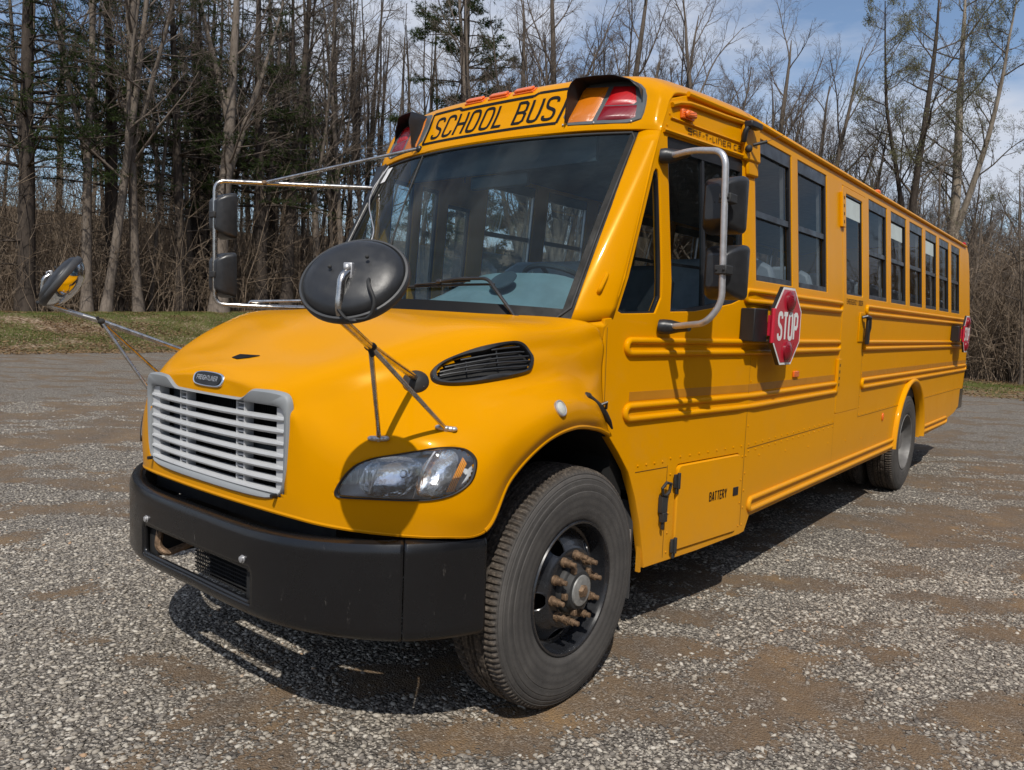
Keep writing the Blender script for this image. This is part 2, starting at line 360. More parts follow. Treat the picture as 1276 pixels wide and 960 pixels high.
# stroke lettering: glyphs in a cell of width w, height 1
GL = {
 'S': (.50, [[(.46, .78), (.46, .90), (.36, .97), (.14, .97), (.04, .88), (.04, .66), (.12, .56), (.38, .45), (.46, .34), (.46, .12), (.36, .03), (.14, .03), (.04, .10), (.04, .22)]], 2),
 'C': (.50, [[(.46, .74), (.46, .88), (.36, .97), (.14, .97), (.04, .87), (.04, .13), (.14, .03), (.36, .03), (.46, .12), (.46, .26)]], 2),
 'H': (.50, [[(.04, 0), (.04, 1)], [(.46, 0), (.46, 1)], [(.04, .5), (.46, .5)]], 0),
 'O': (.52, [[(.26, .97), (.14, .97), (.04, .87), (.04, .13), (.14, .03), (.38, .03), (.48, .13), (.48, .87), (.38, .97), (.25, .97)]], 2),
 'L': (.42, [[(.04, 1), (.04, .04), (.42, .04)]], 0),
 'B': (.50, [[(.04, .04), (.34, .04), (.46, .13), (.46, .42), (.36, .52), (.04, .52)], [(.04, .52), (.34, .52), (.44, .62), (.44, .87), (.34, .96), (.04, .96)], [(.04, 0), (.04, 1)]], 0),
 'U': (.50, [[(.04, 1), (.04, .14), (.14, .03), (.36, .03), (.46, .14), (.46, 1)]], 1),
 'T': (.46, [[(.23, 0), (.23, .96)], [(0, .96), (.46, .96)]], 0),
 'P': (.48, [[(.04, 0), (.04, 1)], [(.04, .96), (.34, .96), (.44, .86), (.44, .54), (.34, .44), (.04, .44)]], 0),
 'A': (.52, [[(.03, 0), (.23, 1)], [(.29, 1), (.49, 0)], [(.12, .28), (.40, .28)]], 0),
 'E': (.42, [[(.42, .96), (.04, .96), (.04, .04), (.42, .04)], [(.04, .5), (.36, .5)]], 0),
 'R': (.50, [[(.04, 0), (.04, 1)], [(.04, .96), (.34, .96), (.44, .86), (.44, .58), (.34, .48), (.04, .48)], [(.24, .48), (.46, 0)]], 0),
 'Y': (.50, [[(.25, 0), (.25, .45), (.04, 1)], [(.25, .45), (.46, 1)]], 0),
 'F': (.42, [[(.42, .96), (.04, .96), (.04, 0)], [(.04, .5), (.36, .5)]], 0),
 'I': (.10, [[(.05, 0), (.05, 1)]], 0),
 'N': (.50, [[(.04, 0), (.04, 1), (.46, 0), (.46, 1)]], 0),
 'M': (.62, [[(.04, 0), (.04, 1), (.31, .3), (.58, 1), (.58, 0)]], 0),
 'G': (.50, [[(.46, .80), (.46, .88), (.36, .97), (.14, .97), (.04, .87), (.04, .13), (.14, .03), (.36, .03), (.46, .13), (.46, .46), (.27, .46)]], 1),
 'D': (.50, [[(.04, 0), (.04, 1)], [(.04, .96), (.32, .96), (.46, .84), (.46, .16), (.32, .04), (.04, .04)]], 0),
 '-': (.30, [[(.0, .5), (.30, .5)]], 0), ' ': (.30, [], 0),
 # square techno forms
 's': (.62, [[(.60, .96), (.03, .96), (.03, .52), (.59, .52), (.59, .04), (.0, .04)]], 0),
 'a': (.66, [[(.03, 0), (.03, .70), (.20, .96), (.63, .96), (.63, 0)], [(.03, .42), (.63, .42)]], 0),
 'n': (.66, [[(.03, 0), (.03, .96), (.50, .96), (.63, .78), (.63, 0)]], 0),
 'u': (.66, [[(.03, 1), (.03, .04), (.63, .04), (.63, .9)]], 0),
 'c': (.62, [[(.60, .96), (.20, .96), (.03, .78), (.03, .04), (.60, .04)]], 0),
 'r': (.62, [[(.03, 0), (.03, .96), (.60, .96), (.60, .42), (.03, .42)], [(.36, .42), (.60, 0)]], 0),
 '2': (.62, [[(.0, .96), (.59, .96), (.59, .52), (.03, .52), (.03, .04), (.60, .04)]], 0),
 'e': (.62, [[(.60, .96), (.03, .96), (.03, .04), (.60, .04)], [(.03, .5), (.52, .5)]], 0),
}
def letters(mb, text, x0, x1, z0, z1, fn, stroke=0.12, gap=0.16, lift=0.0002, slant=0.0):
    """text fitted between x0..x1 (x0 = start of reading) and z0..z1; fn(x,z,off) -> point; stroke relative to height"""
    tot = sum(GL[c][0] for c in text) + gap * (len(text) - 1); sx = (x1 - x0) / tot; sz = z1 - z0
    w = stroke * sz / 2; pen = 0; k = 0
    for c in text:
        gw, strokes, sm = GL[c]
        for st in strokes:
            P = [Vector(((pen + a) * sx + x0 + slant * b * sz, z0 + b * sz)) for a, b in st]
            closed = c == 'O'
            for _ in range(sm):
                q = [P[0]]
                for i in range(len(P) - 1):
                    q.append(P[i] * .75 + P[i + 1] * .25); q.append(P[i] * .25 + P[i + 1] * .75)
                q.append(P[-1]); P = q
            off = lift * (k % 6); k += 1
            # densify straight runs
            Q = [P[0]]
            for i in range(len(P) - 1):
                n = max(1, int((P[i + 1] - P[i]).length / 0.03))
                for j in range(1, n + 1): Q.append(P[i].lerp(P[i + 1], j / n))
            P = Q; Lf = []; Rt = []
            for i in range(len(P)):
                a = (P[i] - P[i - 1]).normalized() if i else (P[1] - P[0]).normalized()
                b = (P[i + 1] - P[i]).normalized() if i < len(P) - 1 else a
                nrm = Vector((-(a + b).y, (a + b).x))
                if nrm.length < 1e-6: nrm = Vector((-a.y, a.x))
                nrm.normalize(); cs = max(0.4, nrm.dot(Vector((-a.y, a.x))))
                Lf.append(P[i] + nrm * w / cs); Rt.append(P[i] - nrm * w / cs)
            m = len(P)
            mb.add([fn(q.x, q.y, off) for q in Lf] + [fn(q.x, q.y, off) for q in Rt], [(i, i + 1, m + i + 1, m + i) for i in range(m - 1)])
        pen += gw + gap
    return mb

# ------------------------------------------------------------------ ground
rng = np.random.default_rng(7); R_ = random.Random(5)
def sstep(t): t = np.clip(t, 0, 1); return t * t * (3 - 2 * t)
_NG = {}
def vnoise(x, y, scale, seed=0):
    g = _NG.setdefault(seed, np.random.default_rng(seed + 100).random((256, 256)))
    x = np.asarray(x) / scale + 1000.; y = np.asarray(y) / scale + 1000.
    xi = np.floor(x).astype(int); yi = np.floor(y).astype(int); fx = x - xi; fy = y - yi
    fx = fx * fx * (3 - 2 * fx); fy = fy * fy * (3 - 2 * fy); a = g[xi % 256, yi % 256]; b = g[(xi + 1) % 256, yi % 256]; c = g[xi % 256, (yi + 1) % 256]; d = g[(xi + 1) % 256, (yi + 1) % 256]
    return (a * (1 - fx) + b * fx) * (1 - fy) + (c * (1 - fx) + d * fx) * fy
EX, EY = -23.3, 22.2
def bank(x, y):
    top = 1.12 + 0.034 * (np.clip(y, -20, 32) - 8)
    b = sstep((EX - 0.2 - x) / 9.0) * top
    hill = np.clip(-36 - x, 0, 400) * 0.20 + np.clip(y - 37, 0, 400) * 0.10
    hill = np.minimum(hill, 8.5 + 0.01 * hill)
    return b + hill
def gz(x, y):
    x = np.asarray(x, float); y = np.asarray(y, float)
    z = bank(x, y)
    rough = sstep((EX + .5 - x) / 4) + sstep((y - EY + .5) / 4)
    z = z + (vnoise(x, y, 1.7, 1) - .5) * 0.10 * np.clip(rough, 0, 1) + (vnoise(x, y, 6, 2) - .5) * .25 * np.clip(rough, 0, 1)
    d = np.hypot(x - 0, y - 4)
    near = np.clip(1 - np.clip(rough, 0, 1), 0, 1)
    z = z + ((vnoise(x, y, 0.9, 3) - .5) * 0.020 + (vnoise(x, y, 3.1, 4) - .5) * 0.03) * near * wheelflat(x, y)
    return z
def wheelflat(x, y):
    w = np.ones_like(x)
    for wx, wy in ((1.02, 0), (-1.02, 0), (1.02, 6.2), (-1.02, 6.2), (.72, 6.2)):
        w = np.minimum(w, sstep(np.hypot(x - wx, y - wy) / .8 - .3))
    return w
def cover(x, y):
    """how much loose stone lies on the dirt, 0..1; streaks drawn out along the lot"""
    a, b = 0.80, 0.60
    u = x * a + y * b; v = -x * b + y * a
    wob = (vnoise(x, y, 2.3, 9) - .5) * 1.2
    n = .30 * vnoise(u, (v + wob) * 2.4, 1.7, 5) + .42 * vnoise(u, v * 2.0 + wob, .50, 6) + .28 * vnoise(u, v * 1.3, .17, 7)
    n = n + .045 * sstep((2.0 - x) / 4) - .035 * sstep((x - 1.0) / 3)
    return sstep((n - .40) / .17)
def grid_mesh(name, xs, ys, zfn, mat, mask=None, attr=True, label=None):
    X, Y = np.meshgrid(xs, ys, indexing='ij'); Z = zfn(X, Y); n, m = X.shape
    co = np.stack([X, Y, Z], -1).reshape(-1, 3).astype(np.float32)
    i = np.arange(n - 1)[:, None] * m + np.arange(m - 1)[None]; F = np.stack([i, i + m, i + m + 1, i + 1], -1).reshape(-1, 4)
    if mask is not None:
        cx = .25 * (X[:-1, :-1] + X[1:, :-1] + X[:-1, 1:] + X[1:, 1:]); cy = .25 * (Y[:-1, :-1] + Y[1:, :-1] + Y[:-1, 1:] + Y[1:, 1:])
        F = F[mask(cx, cy).reshape(-1)]
        used = np.unique(F); re = np.full(len(co), -1); re[used] = np.arange(len(used)); co = co[used]; F = re[F]
    me = np_mesh(name, co, F)
    if attr:
        at = me.attributes.new('cover', 'FLOAT', 'POINT'); at.data.foreach_set('value', cover(co[:, 0], co[:, 1]).astype(np.float32))
    me.materials.append(mat); me.shade_smooth()
    o = bpy.data.objects.new(name, me); COL.objects.link(o); o['kind'] = 'structure'
    return o
def np_mesh(name, co, F):
    me = bpy.data.meshes.new(name); k = F.shape[1]
    me.vertices.add(len(co)); me.vertices.foreach_set('co', np.asarray(co, np.float32).ravel())
    me.loops.add(F.size); me.loops.foreach_set('vertex_index', F.astype(np.int32).ravel())
    me.polygons.add(len(F)); me.polygons.foreach_set('loop_start', np.arange(0, F.size, k, dtype=np.int32)); me.polygons.foreach_set('loop_total', np.full(len(F), k, np.int32))
    me.update(calc_edges=True); return me

def gravel_mat():
    t = NT('gravel and packed dirt')
    at = t.n('Attribute'); at.attribute_name = 'cover'
    g = t.n('TexCoord')
    def vor(sc, rnd=1.0):
        v = t.n('TexVoronoi', i_Scale=sc, i_Randomness=rnd); mpn = t.n('Mapping'); mpn.inputs['Scale'].default_value = (1, 1, .5)
        nzz = t.n('TexNoise', i_Scale=sc * .6, i_Detail=2.0); t.l(g.outputs['Object'], nzz.inputs['Vector'])
        mxv = t.n('VectorMath', operation='MULTIPLY_ADD'); t.l(nzz.outputs['Color'], mxv.inputs[0]); mxv.inputs[1].default_value = (1.2 / sc,) * 3; t.l(g.outputs['Object'], mxv.inputs[2])
        t.l(mxv.outputs[0], mpn.inputs[0]); t.l(mpn.outputs[0], v.inputs['Vector']); return v
    v1 = vor(58); v2 = vor(120)
    sep = t.n('SeparateColor'); t.l(v1.outputs['Color'], sep.inputs[0]); sep2 = t.n('SeparateColor'); t.l(v2.outputs['Color'], sep2.inputs[0])
    stone = t.ramp(sep.outputs[0], [(0.0, (0.14, 0.125, 0.11)), (0.35, (0.26, 0.235, 0.20)), (0.7, (0.38, 0.34, 0.285)), (1.0, (0.50, 0.45, 0.385))])
    stone = t.mix(t.ramp(v1.outputs['Distance'], [(0.35, (0, 0, 0)), (0.62, (0.8,) * 3)]), stone, (0.065, 0.054, 0.044))
    dirt = t.ramp(t.noise(1.3, 7, 0.7), [(0.3, (0.125, 0.090, 0.062)), (0.55, (0.190, 0.130, 0.078)), (0.72, (0.300, 0.185, 0.085))])
    grit = t.ramp(sep2.outputs[1], [(0.35, (0.075, 0.063, 0.052)), (0.7, (0.17, 0.145, 0.12)), (0.95, (0.33, 0.30, 0.26))])
    dirt = t.mix(t.ramp(t.noise(4, 5, .7), [(0.4, (0.1,) * 3), (0.65, (0.75,) * 3)]), dirt, grit)
    # stones show where the cell value is under the local cover
    ma = t.n('Math', operation='MULTIPLY_ADD'); t.l(at.outputs['Fac'], ma.inputs[0]); ma.inputs[1].default_value = 1.05; ma.inputs[2].default_value = 0.06
    sb = t.n('Math', operation='SUBTRACT'); t.l(ma.outputs[0], sb.inputs[0]); t.l(sep.outputs[1], sb.inputs[1])
    ml = t.n('Math', operation='MULTIPLY'); ml.use_clamp = True; t.l(sb.outputs[0], ml.inputs[0]); ml.inputs[1].default_value = 9.0
    c = t.mix(ml.outputs[0], dirt, stone)
    h1 = t.n('Math', operation='MULTIPLY'); inv = t.n('Math', operation='SUBTRACT'); inv.inputs[0].default_value = 0.7; t.l(v1.outputs['Distance'], inv.inputs[1]); t.l(inv.outputs[0], h1.inputs[0]); t.l(ml.outputs[0], h1.inputs[1])
    h2 = t.n('Math', operation='MULTIPLY_ADD'); t.l(v2.outputs['Distance'], h2.inputs[0]); h2.inputs[1].default_value = -0.35; t.l(h1.outputs[0], h2.inputs[2])
    b = t.bsdf(c, 0.93, bump=h2.outputs[0], bstr=0.9, bdist=0.02, spec=0.2)
    return t.m
def litter_mat():
    t = NT('forest floor leaf litter')
    c = t.ramp(t.noise(2.5, 9, 0.8), [(0.3, (0.05, 0.036, 0.024)), (0.5, (0.15, 0.105, 0.066)), (0.75, (0.30, 0.22, 0.14))])
    t.bsdf(c, 0.95, bump=t.noise(9, 6, .8), bstr=1.0, bdist=0.08, spec=0.1); return t.m
def verge_mat():
    t = NT('thin spring grass and dead leaves')
    v = t.n('TexVoronoi', i_Scale=14.0); g = t.n('TexCoord'); t.l(g.outputs['Object'], v.inputs['Vector']); sp = t.n('SeparateColor'); t.l(v.outputs['Color'], sp.inputs[0])
    grass = t.ramp(t.noise(9, 7, 0.8), [(0.3, (0.055, 0.065, 0.022)), (0.6, (0.125, 0.135, 0.045)), (0.8, (0.20, 0.18, 0.08))])
    leaf = t.ramp(sp.outputs[0], [(0.1, (0.10, 0.06, 0.035)), (0.6, (0.24, 0.165, 0.10)), (0.95, (0.42, 0.33, 0.24))])
    n = t.n('Math', operation='ADD'); t.l(t.noise(.55, 5, .7), n.inputs[0]); t.l(t.noise(12, 4, .8), n.inputs[1])
    c = t.mix(t.ramp(n.outputs[0], [(0.92, (0, 0, 0)), (1.10, (1, 1, 1))]), grass, leaf)
    t.bsdf(c, 0.95, bump=t.noise(20, 6, .8), bstr=1.0, bdist=0.05, spec=0.1); return t.m
M['gravel'] = gravel_mat(); M['litter'] = litter_mat(); M['verge'] = verge_mat()

far_x = np.concatenate([np.linspace(-600, -80, 14), np.linspace(-70, -36, 18), np.linspace(-34, 30, 100), np.linspace(40, 600, 14)])
far_y = np.concatenate([np.linspace(-600, -60, 12), np.linspace(-50, -10, 12), np.linspace(-8, 40, 80), np.linspace(44, 90, 18), np.linspace(110, 600, 10)])
def base_z(x, y):
    lot = (x > EX) & (y < EY)
    return np.where(lot, -0.12, gz(x, y) - 0.03)
grid_mesh('forest_floor', far_x, far_y, base_z, M['litter'], attr=False)
def edge_w(t): return (vnoise(t, t * 0 + 3., 1.1, 11) - .5) * .7 + (vnoise(t, t * 0 + 9., .3, 12) - .5) * .25
lx = np.concatenate([np.linspace(-23.8, -8, 90), np.arange(-7.9, 6.0, .09), np.linspace(6.3, 24, 24)])
ly = np.concatenate([np.linspace(-30, -4.2, 24), np.arange(-4, 9, .09), np.linspace(9.2, 22.8, 80)])
lot_mask = lambda x, y: (x > EX + edge_w(y)) & (y < EY + edge_w(x))
grid_mesh('gravel_lot', lx, ly, gz, M['gravel'], mask=lot_mask)
# the verge: a band of thin grass round the lot
vx = np.concatenate([np.arange(-33.2, -22.0, .28), np.arange(-21.9, 24, .5)]); vy = np.concatenate([np.arange(-30, 20.9, .5), np.arange(21.0, 33.0, .28)])
def verge_mask(x, y):
    return ((x < EX + .6) | (y > EY - .6)) & (x > -32.6 + edge_w(y + 7) * 2) & (y < 31.5 + edge_w(x + 7) * 2)
grid_mesh('grass_verge', vx, vy, lambda x, y: gz(x, y) - 0.012, M['verge'], mask=verge_mask, attr=False)

# ------------------------------------------------------------------ the school bus
BUS = empty('school_bus', (0, 0, 0), 'long yellow school bus with black bumper parked on the gravel, seen from its front corner', 'school bus')
def sx(z): return 1.22 if z < 1.9 else 1.22 - .081 * (z - 1.9)
def side_x(y, z):
    return sx(z) - 0.125 * max(0, 1.66 - y)
def SD(s=1):   # maps (y, z, outward offset) to a point on one side of the body
    return lambda y, z, o=0.0: (s * (side_x(y, z) + o), y, z)
HOOD=np.array([
 [(1.078,.350,1.160),(1.066,.350,1.215),(1.056,.330,1.29),(1.054,.312,1.38),(1.052,.305,1.47),(1.050,.300,1.60),(.985,.205,1.688),(.55,-.055,1.703),(0,-.15,1.71)],
 [(1.150,.125,1.215),(1.165,.12,1.262),(1.150,.105,1.325),(1.105,.11,1.37),(1.060,.14,1.44),(1.035,.135,1.56),(.955,.05,1.660),(.55,-.15,1.698),(0,-.26,1.705)],
 [(1.188,-.10,1.243),(1.202,-.11,1.29),(1.188,-.11,1.35),(1.13,-.11,1.40),(1.075,-.10,1.455),(1.035,-.12,1.55),(.945,-.17,1.65),(.52,-.28,1.692),(0,-.36,1.70)],
 [(1.20,-.32,1.205),(1.22,-.33,1.26),(1.20,-.33,1.33),(1.13,-.33,1.385),(1.06,-.33,1.43),(1.02,-.32,1.53),(.92,-.33,1.635),(.5,-.37,1.685),(0,-.40,1.70)],
 [(1.18,-.50,1.08),(1.20,-.52,1.15),(1.19,-.54,1.24),(1.12,-.54,1.33),(1.0,-.53,1.40),(.93,-.52,1.49),(.80,-.52,1.59),(.45,-.52,1.655),(0,-.54,1.675)],
 [(1.155,-.64,.92),(1.17,-.66,1.0),(1.15,-.69,1.13),(1.07,-.70,1.25),(.94,-.70,1.35),(.83,-.69,1.44),(.70,-.69,1.535),(.4,-.68,1.605),(0,-.69,1.625)],
 [(1.07,-.755,.92),(1.085,-.765,1.0),(1.05,-.79,1.12),(.97,-.82,1.22),(.84,-.83,1.31),(.73,-.83,1.39),(.62,-.83,1.475),(.36,-.82,1.54),(0,-.82,1.56)],
 [(.90,-.88,.92),(.905,-.89,1.0),(.88,-.90,1.09),(.82,-.92,1.18),(.73,-.93,1.26),(.64,-.935,1.34),(.55,-.935,1.42),(.33,-.93,1.475),(0,-.93,1.495)],
 [(.72,-.985,.92),(.72,-.99,1.0),(.71,-.995,1.09),(.68,-1.0,1.17),(.63,-1.005,1.25),(.57,-1.01,1.315),(.47,-1.01,1.38),(.28,-1.01,1.43),(0,-1.01,1.445)],
 [(.55,-1.035,.92),(.55,-1.04,1.0),(.55,-1.04,1.09),(.545,-1.04,1.17),(.53,-1.04,1.25),(.50,-1.045,1.31),(.42,-1.045,1.36),(.25,-1.045,1.395),(0,-1.04,1.41)],
 [(.28,-1.05,.92),(.28,-1.05,1.0),(.28,-1.05,1.09),(.28,-1.05,1.17),(.27,-1.05,1.24),(.25,-1.05,1.295),(.20,-1.05,1.345),(.12,-1.05,1.38),(0,-1.05,1.395)],
 [(0,-1.055,.92),(0,-1.055,1.0),(0,-1.055,1.09),(0,-1.055,1.17),(0,-1.055,1.235),(0,-1.055,1.285),(0,-1.055,1.33),(0,-1.055,1.365),(0,-1.05,1.385)],
],float)
def _r(xs,ys,zs):return [(x,y,z) for x,y,z in zip(xs,ys,zs)]
def capcol(x,y0):
    return [(x,y0,2.66),(x,y0+.015,2.70),(x,y0+.085,2.82),(x,y0+.15,2.937),(x,y0+.29,3.003),(x,1.3,3.03),(x,1.65,3.035)]
CAP=np.array([
 capcol(0,.56),capcol(.3,.567),capcol(.58,.60),
 [(.77,.648,2.658),(.77,.663,2.70),(.77,.73,2.82),(.77,.795,2.932),(.77,.93,2.993),(.79,1.3,3.013),(.82,1.65,3.015)],
 [(.90,.695,2.655),(.90,.710,2.695),(.90,.765,2.81),(.895,.825,2.915),(.90,.95,2.968),(.94,1.3,2.985),(1.0,1.65,2.98)],
 [(.995,.725,2.648),(.998,.735,2.69),(.998,.775,2.785),(.99,.82,2.868),(1.0,.93,2.912),(1.05,1.3,2.93),(1.10,1.65,2.93)],
 [(1.044,.748,2.640),(1.044,.765,2.68),(1.044,.80,2.745),(1.044,.835,2.815),(1.05,.93,2.868),(1.10,1.3,2.885),(1.142,1.65,2.885)],
],float)
def cr(P,n,axis,mir0=None,mir1=None):
    """Catmull-Rom along axis with n samples per span; mir: 'x' mirrors the neighbour across x=0 at that end"""
    P=np.moveaxis(P,axis,0)
    def end(a,b,m):
        if m=='x': q=b.copy();q[...,0]*=-1;return q
        return 2*a-b
    Q=np.concatenate([[end(P[0],P[1],mir0)],P,[end(P[-1],P[-2],mir1)]])
    out=[]
    for i in range(len(P)-1):
        p0,p1,p2,p3=Q[i:i+4]
        for k in range(n):
            t=k/n
            out.append(.5*((2*p1)+(-p0+p2)*t+(2*p0-5*p1+4*p2-p3)*t*t+(-p0+3*p1-3*p2+p3)*t**3))
    out.append(P[-1])
    return np.moveaxis(np.array(out),0,axis)
def hood(n=8): return cr(cr(HOOD,n,0,None,'x'),n,1,None,'x')
def cap(n=8): return cr(cr(CAP,n,0,'x',None),n,1)

HOOD[5, 0] = (1.165, -.615, .905); HOOD[6, 0, 2] = .888; HOOD[7, 0, 2] = .888; HOOD[8, 0, 2] = .90; HOOD[9:, 0, 2] = .912
HOOD[4, 8, 2] = 1.662; HOOD[5, 7, 2] = 1.585; HOOD[5, 8, 2] = 1.602; HOOD[6, 7, 2] = 1.517; HOOD[6, 8, 2] = 1.533; HOOD[7, 8, 2] = 1.478; HOOD[3, 8, 2] = 1.693
HOOD[1:9, 6, 2] += .012; HOOD[1:9, 7, 2] -= .008
for i in range(7): CAP[6, i, 0] = side_x(CAP[6, i, 1], CAP[6, i, 2]) + .003
CAP[5, 5, 0] = CAP[6, 5, 0] - .045; CAP[5, 6, 0] = CAP[6, 6, 0] - .045; CAP[4, 6, 0] = CAP[6, 6, 0] - .14

def half_grid_mesh(G, flip=False):
    """mirror a half surface grid (last/first column on x=0) into a full welded bmesh"""
    n, m, _ = G.shape; bm = bmesh.new()
    for sgn in (1, -1):
        vs = [[bm.verts.new((G[i, j, 0] * sgn, G[i, j, 1], G[i, j, 2])) for j in range(m)] for i in range(n)]
        for i in range(n - 1):
            for j in range(m - 1):
                f = (vs[i][j], vs[i + 1][j], vs[i + 1][j + 1], vs[i][j + 1])
                try: bm.faces.new(f if sgn > 0 else f[::-1])
                except ValueError: pass
    bmesh.ops.remove_doubles(bm, verts=bm.verts, dist=1e-5)
    return bm
def bm_obj(bm, name, mat, parent, smooth=35, solid=0, offset=-1):
    bmesh.ops.recalc_face_normals(bm, faces=bm.faces)
    me = bpy.data.meshes.new(name); bm.to_mesh(me); bm.free()
    o = finish(me, name, mat, parent, smooth)
    if solid:
        m = o.modifiers.new('solid', 'SOLIDIFY'); m.thickness = solid; m.offset = offset
    return o

# outlines on the hood surface (real coordinates)
HEAD = [(0.748,-0.978,1.026),(0.753,-0.976,1.048),(0.778,-0.96,1.096),(0.81,-0.936,1.139),(0.861,-0.901,1.167),(0.936,-0.855,1.185),(0.996,-0.81,1.201),(1.048,-0.756,1.216),(1.099,-0.698,1.217),(1.128,-0.674,1.204),(1.152,-0.662,1.176),(1.158,-0.669,1.143),(1.157,-0.685,1.103),(1.145,-0.709,1.076),(1.111,-0.744,1.046),(1.056,-0.79,1.027),(0.974,-0.847,1.02),(0.887,-0.901,1.018),(0.795,-0.954,1.014),(0.757,-0.974,1.014)]
VENT = [(0.868,-0.63,1.455),(0.863,-0.615,1.476),(0.873,-0.572,1.505),(0.895,-0.519,1.528),(0.924,-0.456,1.553),(0.963,-0.381,1.574),(1.002,-0.304,1.589),(1.02,-0.267,1.59),(1.037,-0.237,1.576),(1.056,-0.215,1.548),(1.066,-0.215,1.521),(1.068,-0.237,1.485),(1.065,-0.259,1.468),(1.038,-0.363,1.446),(0.992,-0.496,1.427),(0.955,-0.571,1.421),(0.923,-0.613,1.42),(0.894,-0.639,1.43)]
GR = smooth_poly([(-.555, 1.30), (-.545, 1.365), (-.50, 1.378), (-.36, 1.378), (-.325, 1.374), (-.265, 1.334), (-.22, 1.332), (.22, 1.332), (.265, 1.334), (.325, 1.374), (.36, 1.378), (.50, 1.378), (.545, 1.365), (.555, 1.30), (.545, 1.05), (.50, .965), (.30, .952), (-.30, .952), (-.50, .965), (-.545, 1.05)], 2)
# frames for the headlight: local coords along the corner
def uv_head(p): return (p[0] * .62 - (-p[1]) * -.0 + 0, p[2])
HG = cr(cr(HOOD, 12, 0, None, 'x'), 12, 1, None, 'x')
hbm = half_grid_mesh(HG)
hbm.normal_update(); bmesh.ops.recalc_face_normals(hbm, faces=hbm.faces)
HT = BVHTree.FromBMesh(hbm)
def inset2(poly, d):
    cx = sum(p[0] for p in poly) / len(poly); cy = sum(p[1] for p in poly) / len(poly); o = []
    n = len(poly)
    ar = sum(poly[i][0] * poly[(i + 1) % n][1] - poly[(i + 1) % n][0] * poly[i][1] for i in range(n)); sg = 1 if ar > 0 else -1
    for i in range(n):
        a = Vector(poly[i - 1][:2]); b = Vector(poly[i][:2]); c = Vector(poly[(i + 1) % n][:2])
        t = (c - a); t.normalize(); nr = Vector((-t.y, t.x)) * sg
        o.append((b.x + nr.x * d, b.y + nr.y * d))
    return o
head2 = [(p[0], p[2]) for p in HEAD]; vent2 = [(p[1], p[2]) for p in VENT]
gi = rrect(-.53, .53, .974, 1.330, .04, 4); hi = inset2(head2, .006); vi = inset2(vent2, .012)
dele = []
for f in hbm.faces:
    c = f.calc_center_median(); ax = abs(c.x)
    if c.y < -.95 and inside(gi, c.x, c.z): dele.append(f)
    elif c.y < -.6 and .7 < ax < 1.2 and inside(hi, ax, c.z) and c.z < 1.25: dele.append(f)
    elif -.7 < c.y < -.2 and ax > .85 and c.z > 1.39 and inside(vi, c.y, c.z) and ax < 1.1: dele.append(f)
bmesh.ops.delete(hbm, geom=dele, context='FACES')
hood = bm_obj(hbm, 'hood', M['yellow'], BUS, 50, solid=0.006)
def hood_at(p, d):
    h = HT.ray_cast(Vector(p) - Vector(d) * 1.5, Vector(d)); return h[0] if h[0] is not None else Vector(p)
def near_hood(p):
    h = HT.find_nearest(Vector(p)); return h[0], h[1]
def on_hood(p, off):
    q, n = near_hood(p); c = Vector((0, -.2, 1.1))
    if n.dot(q - c) < 0: n = -n
    return q + n * off
# arch and lower edge returns
arch = [tuple(HG[i, 0]) for i in range(0, 5 * 12 + 1)]
for s in (1, -1):
    MB().tube([(s * (x - .006), y, z + .002) for x, y, z in arch], .012, 8).build('wheel_arch_lip', M['yellow'], hood)
low = [tuple(HG[i, 0]) for i in range(5 * 12, HG.shape[0])]
lowf = low + [(-x, y, z) for x, y, z in low[::-1][1:]]
MB().tube([(x * .995, y + .006, z + .004) for x, y, z in lowf], .010, 8).build('lower_edge', M['yellow'], hood)
# small scoop and hood side marker
sc = [(-.02, -.945), (.145, -.915), (.10, -.940), (.02, -.965)]
mb = MB(); pr = [hood_at((x, y, 1.5), (0, 0, -1)) for x, y in [(0.0, -.945), (.012, -.915), (.145, -.905), (.105, -.93), (.05, -.952)]]
mb.add([tuple(p + Vector((0, 0, .0015))) for p in pr] + [tuple(p + Vector((0, .0, .0045))) for p in pr], [(0, 1, 2, 3, 4), (5, 6, 7, 8, 9)] + [(i, (i + 1) % 5, 5 + (i + 1) % 5, 5 + i) for i in range(5)])
mb.build('washer_slot', M['lettering'], hood)

# grille
def gy(x): return -1.052 + .02 * (abs(x) / .55) ** 3
grille = MB()
go = GR; gin = inset2(GR, .030)
n = len(go)
_ir = rrect(-.522, .522, .980, 1.322, .045, 6)
def ray_to(poly, c, p):
    d = Vector((p[0] - c[0], p[1] - c[1])); best = None
    for i in range(len(poly)):
        a = Vector(poly[i]) - Vector(c); b = Vector(poly[(i + 1) % len(poly)]) - Vector(c); e = b - a; den = d.x * e.y - d.y * e.x
        if abs(den) < 1e-12: continue
        t = (a.x * e.y - a.y * e.x) / den; u = (a.x * d.y - a.y * d.x) / den
        if t > 0 and -1e-6 <= u <= 1.000001: best = t if best is None else min(best, t)
    return (c[0] + d.x * best, c[1] + d.y * best)
gin = [ray_to(_ir, (0, 1.15), q) for q in go]
ring = lambda poly, off: [(x, gy(x) - off, z) for x, z in poly]
V_ = ring(inset2(GR, -.002), -.01) + ring(go, .006) + ring(inset2(GR, .007), .014) + ring([((a[0] * .25 + b[0] * .75), (a[1] * .25 + b[1] * .75)) for a, b in zip(go, gin)], .012) + ring(gin, .004) + ring(gin, -.05)
F_ = []
for k in range(5):
    for i in range(n): F_.append((k * n + i, k * n + (i + 1) % n, (k + 1) * n + (i + 1) % n, (k + 1) * n + i))
grille.add(V_, F_); grille_o = grille.build('grille', M['framegrey'], BUS, 50)
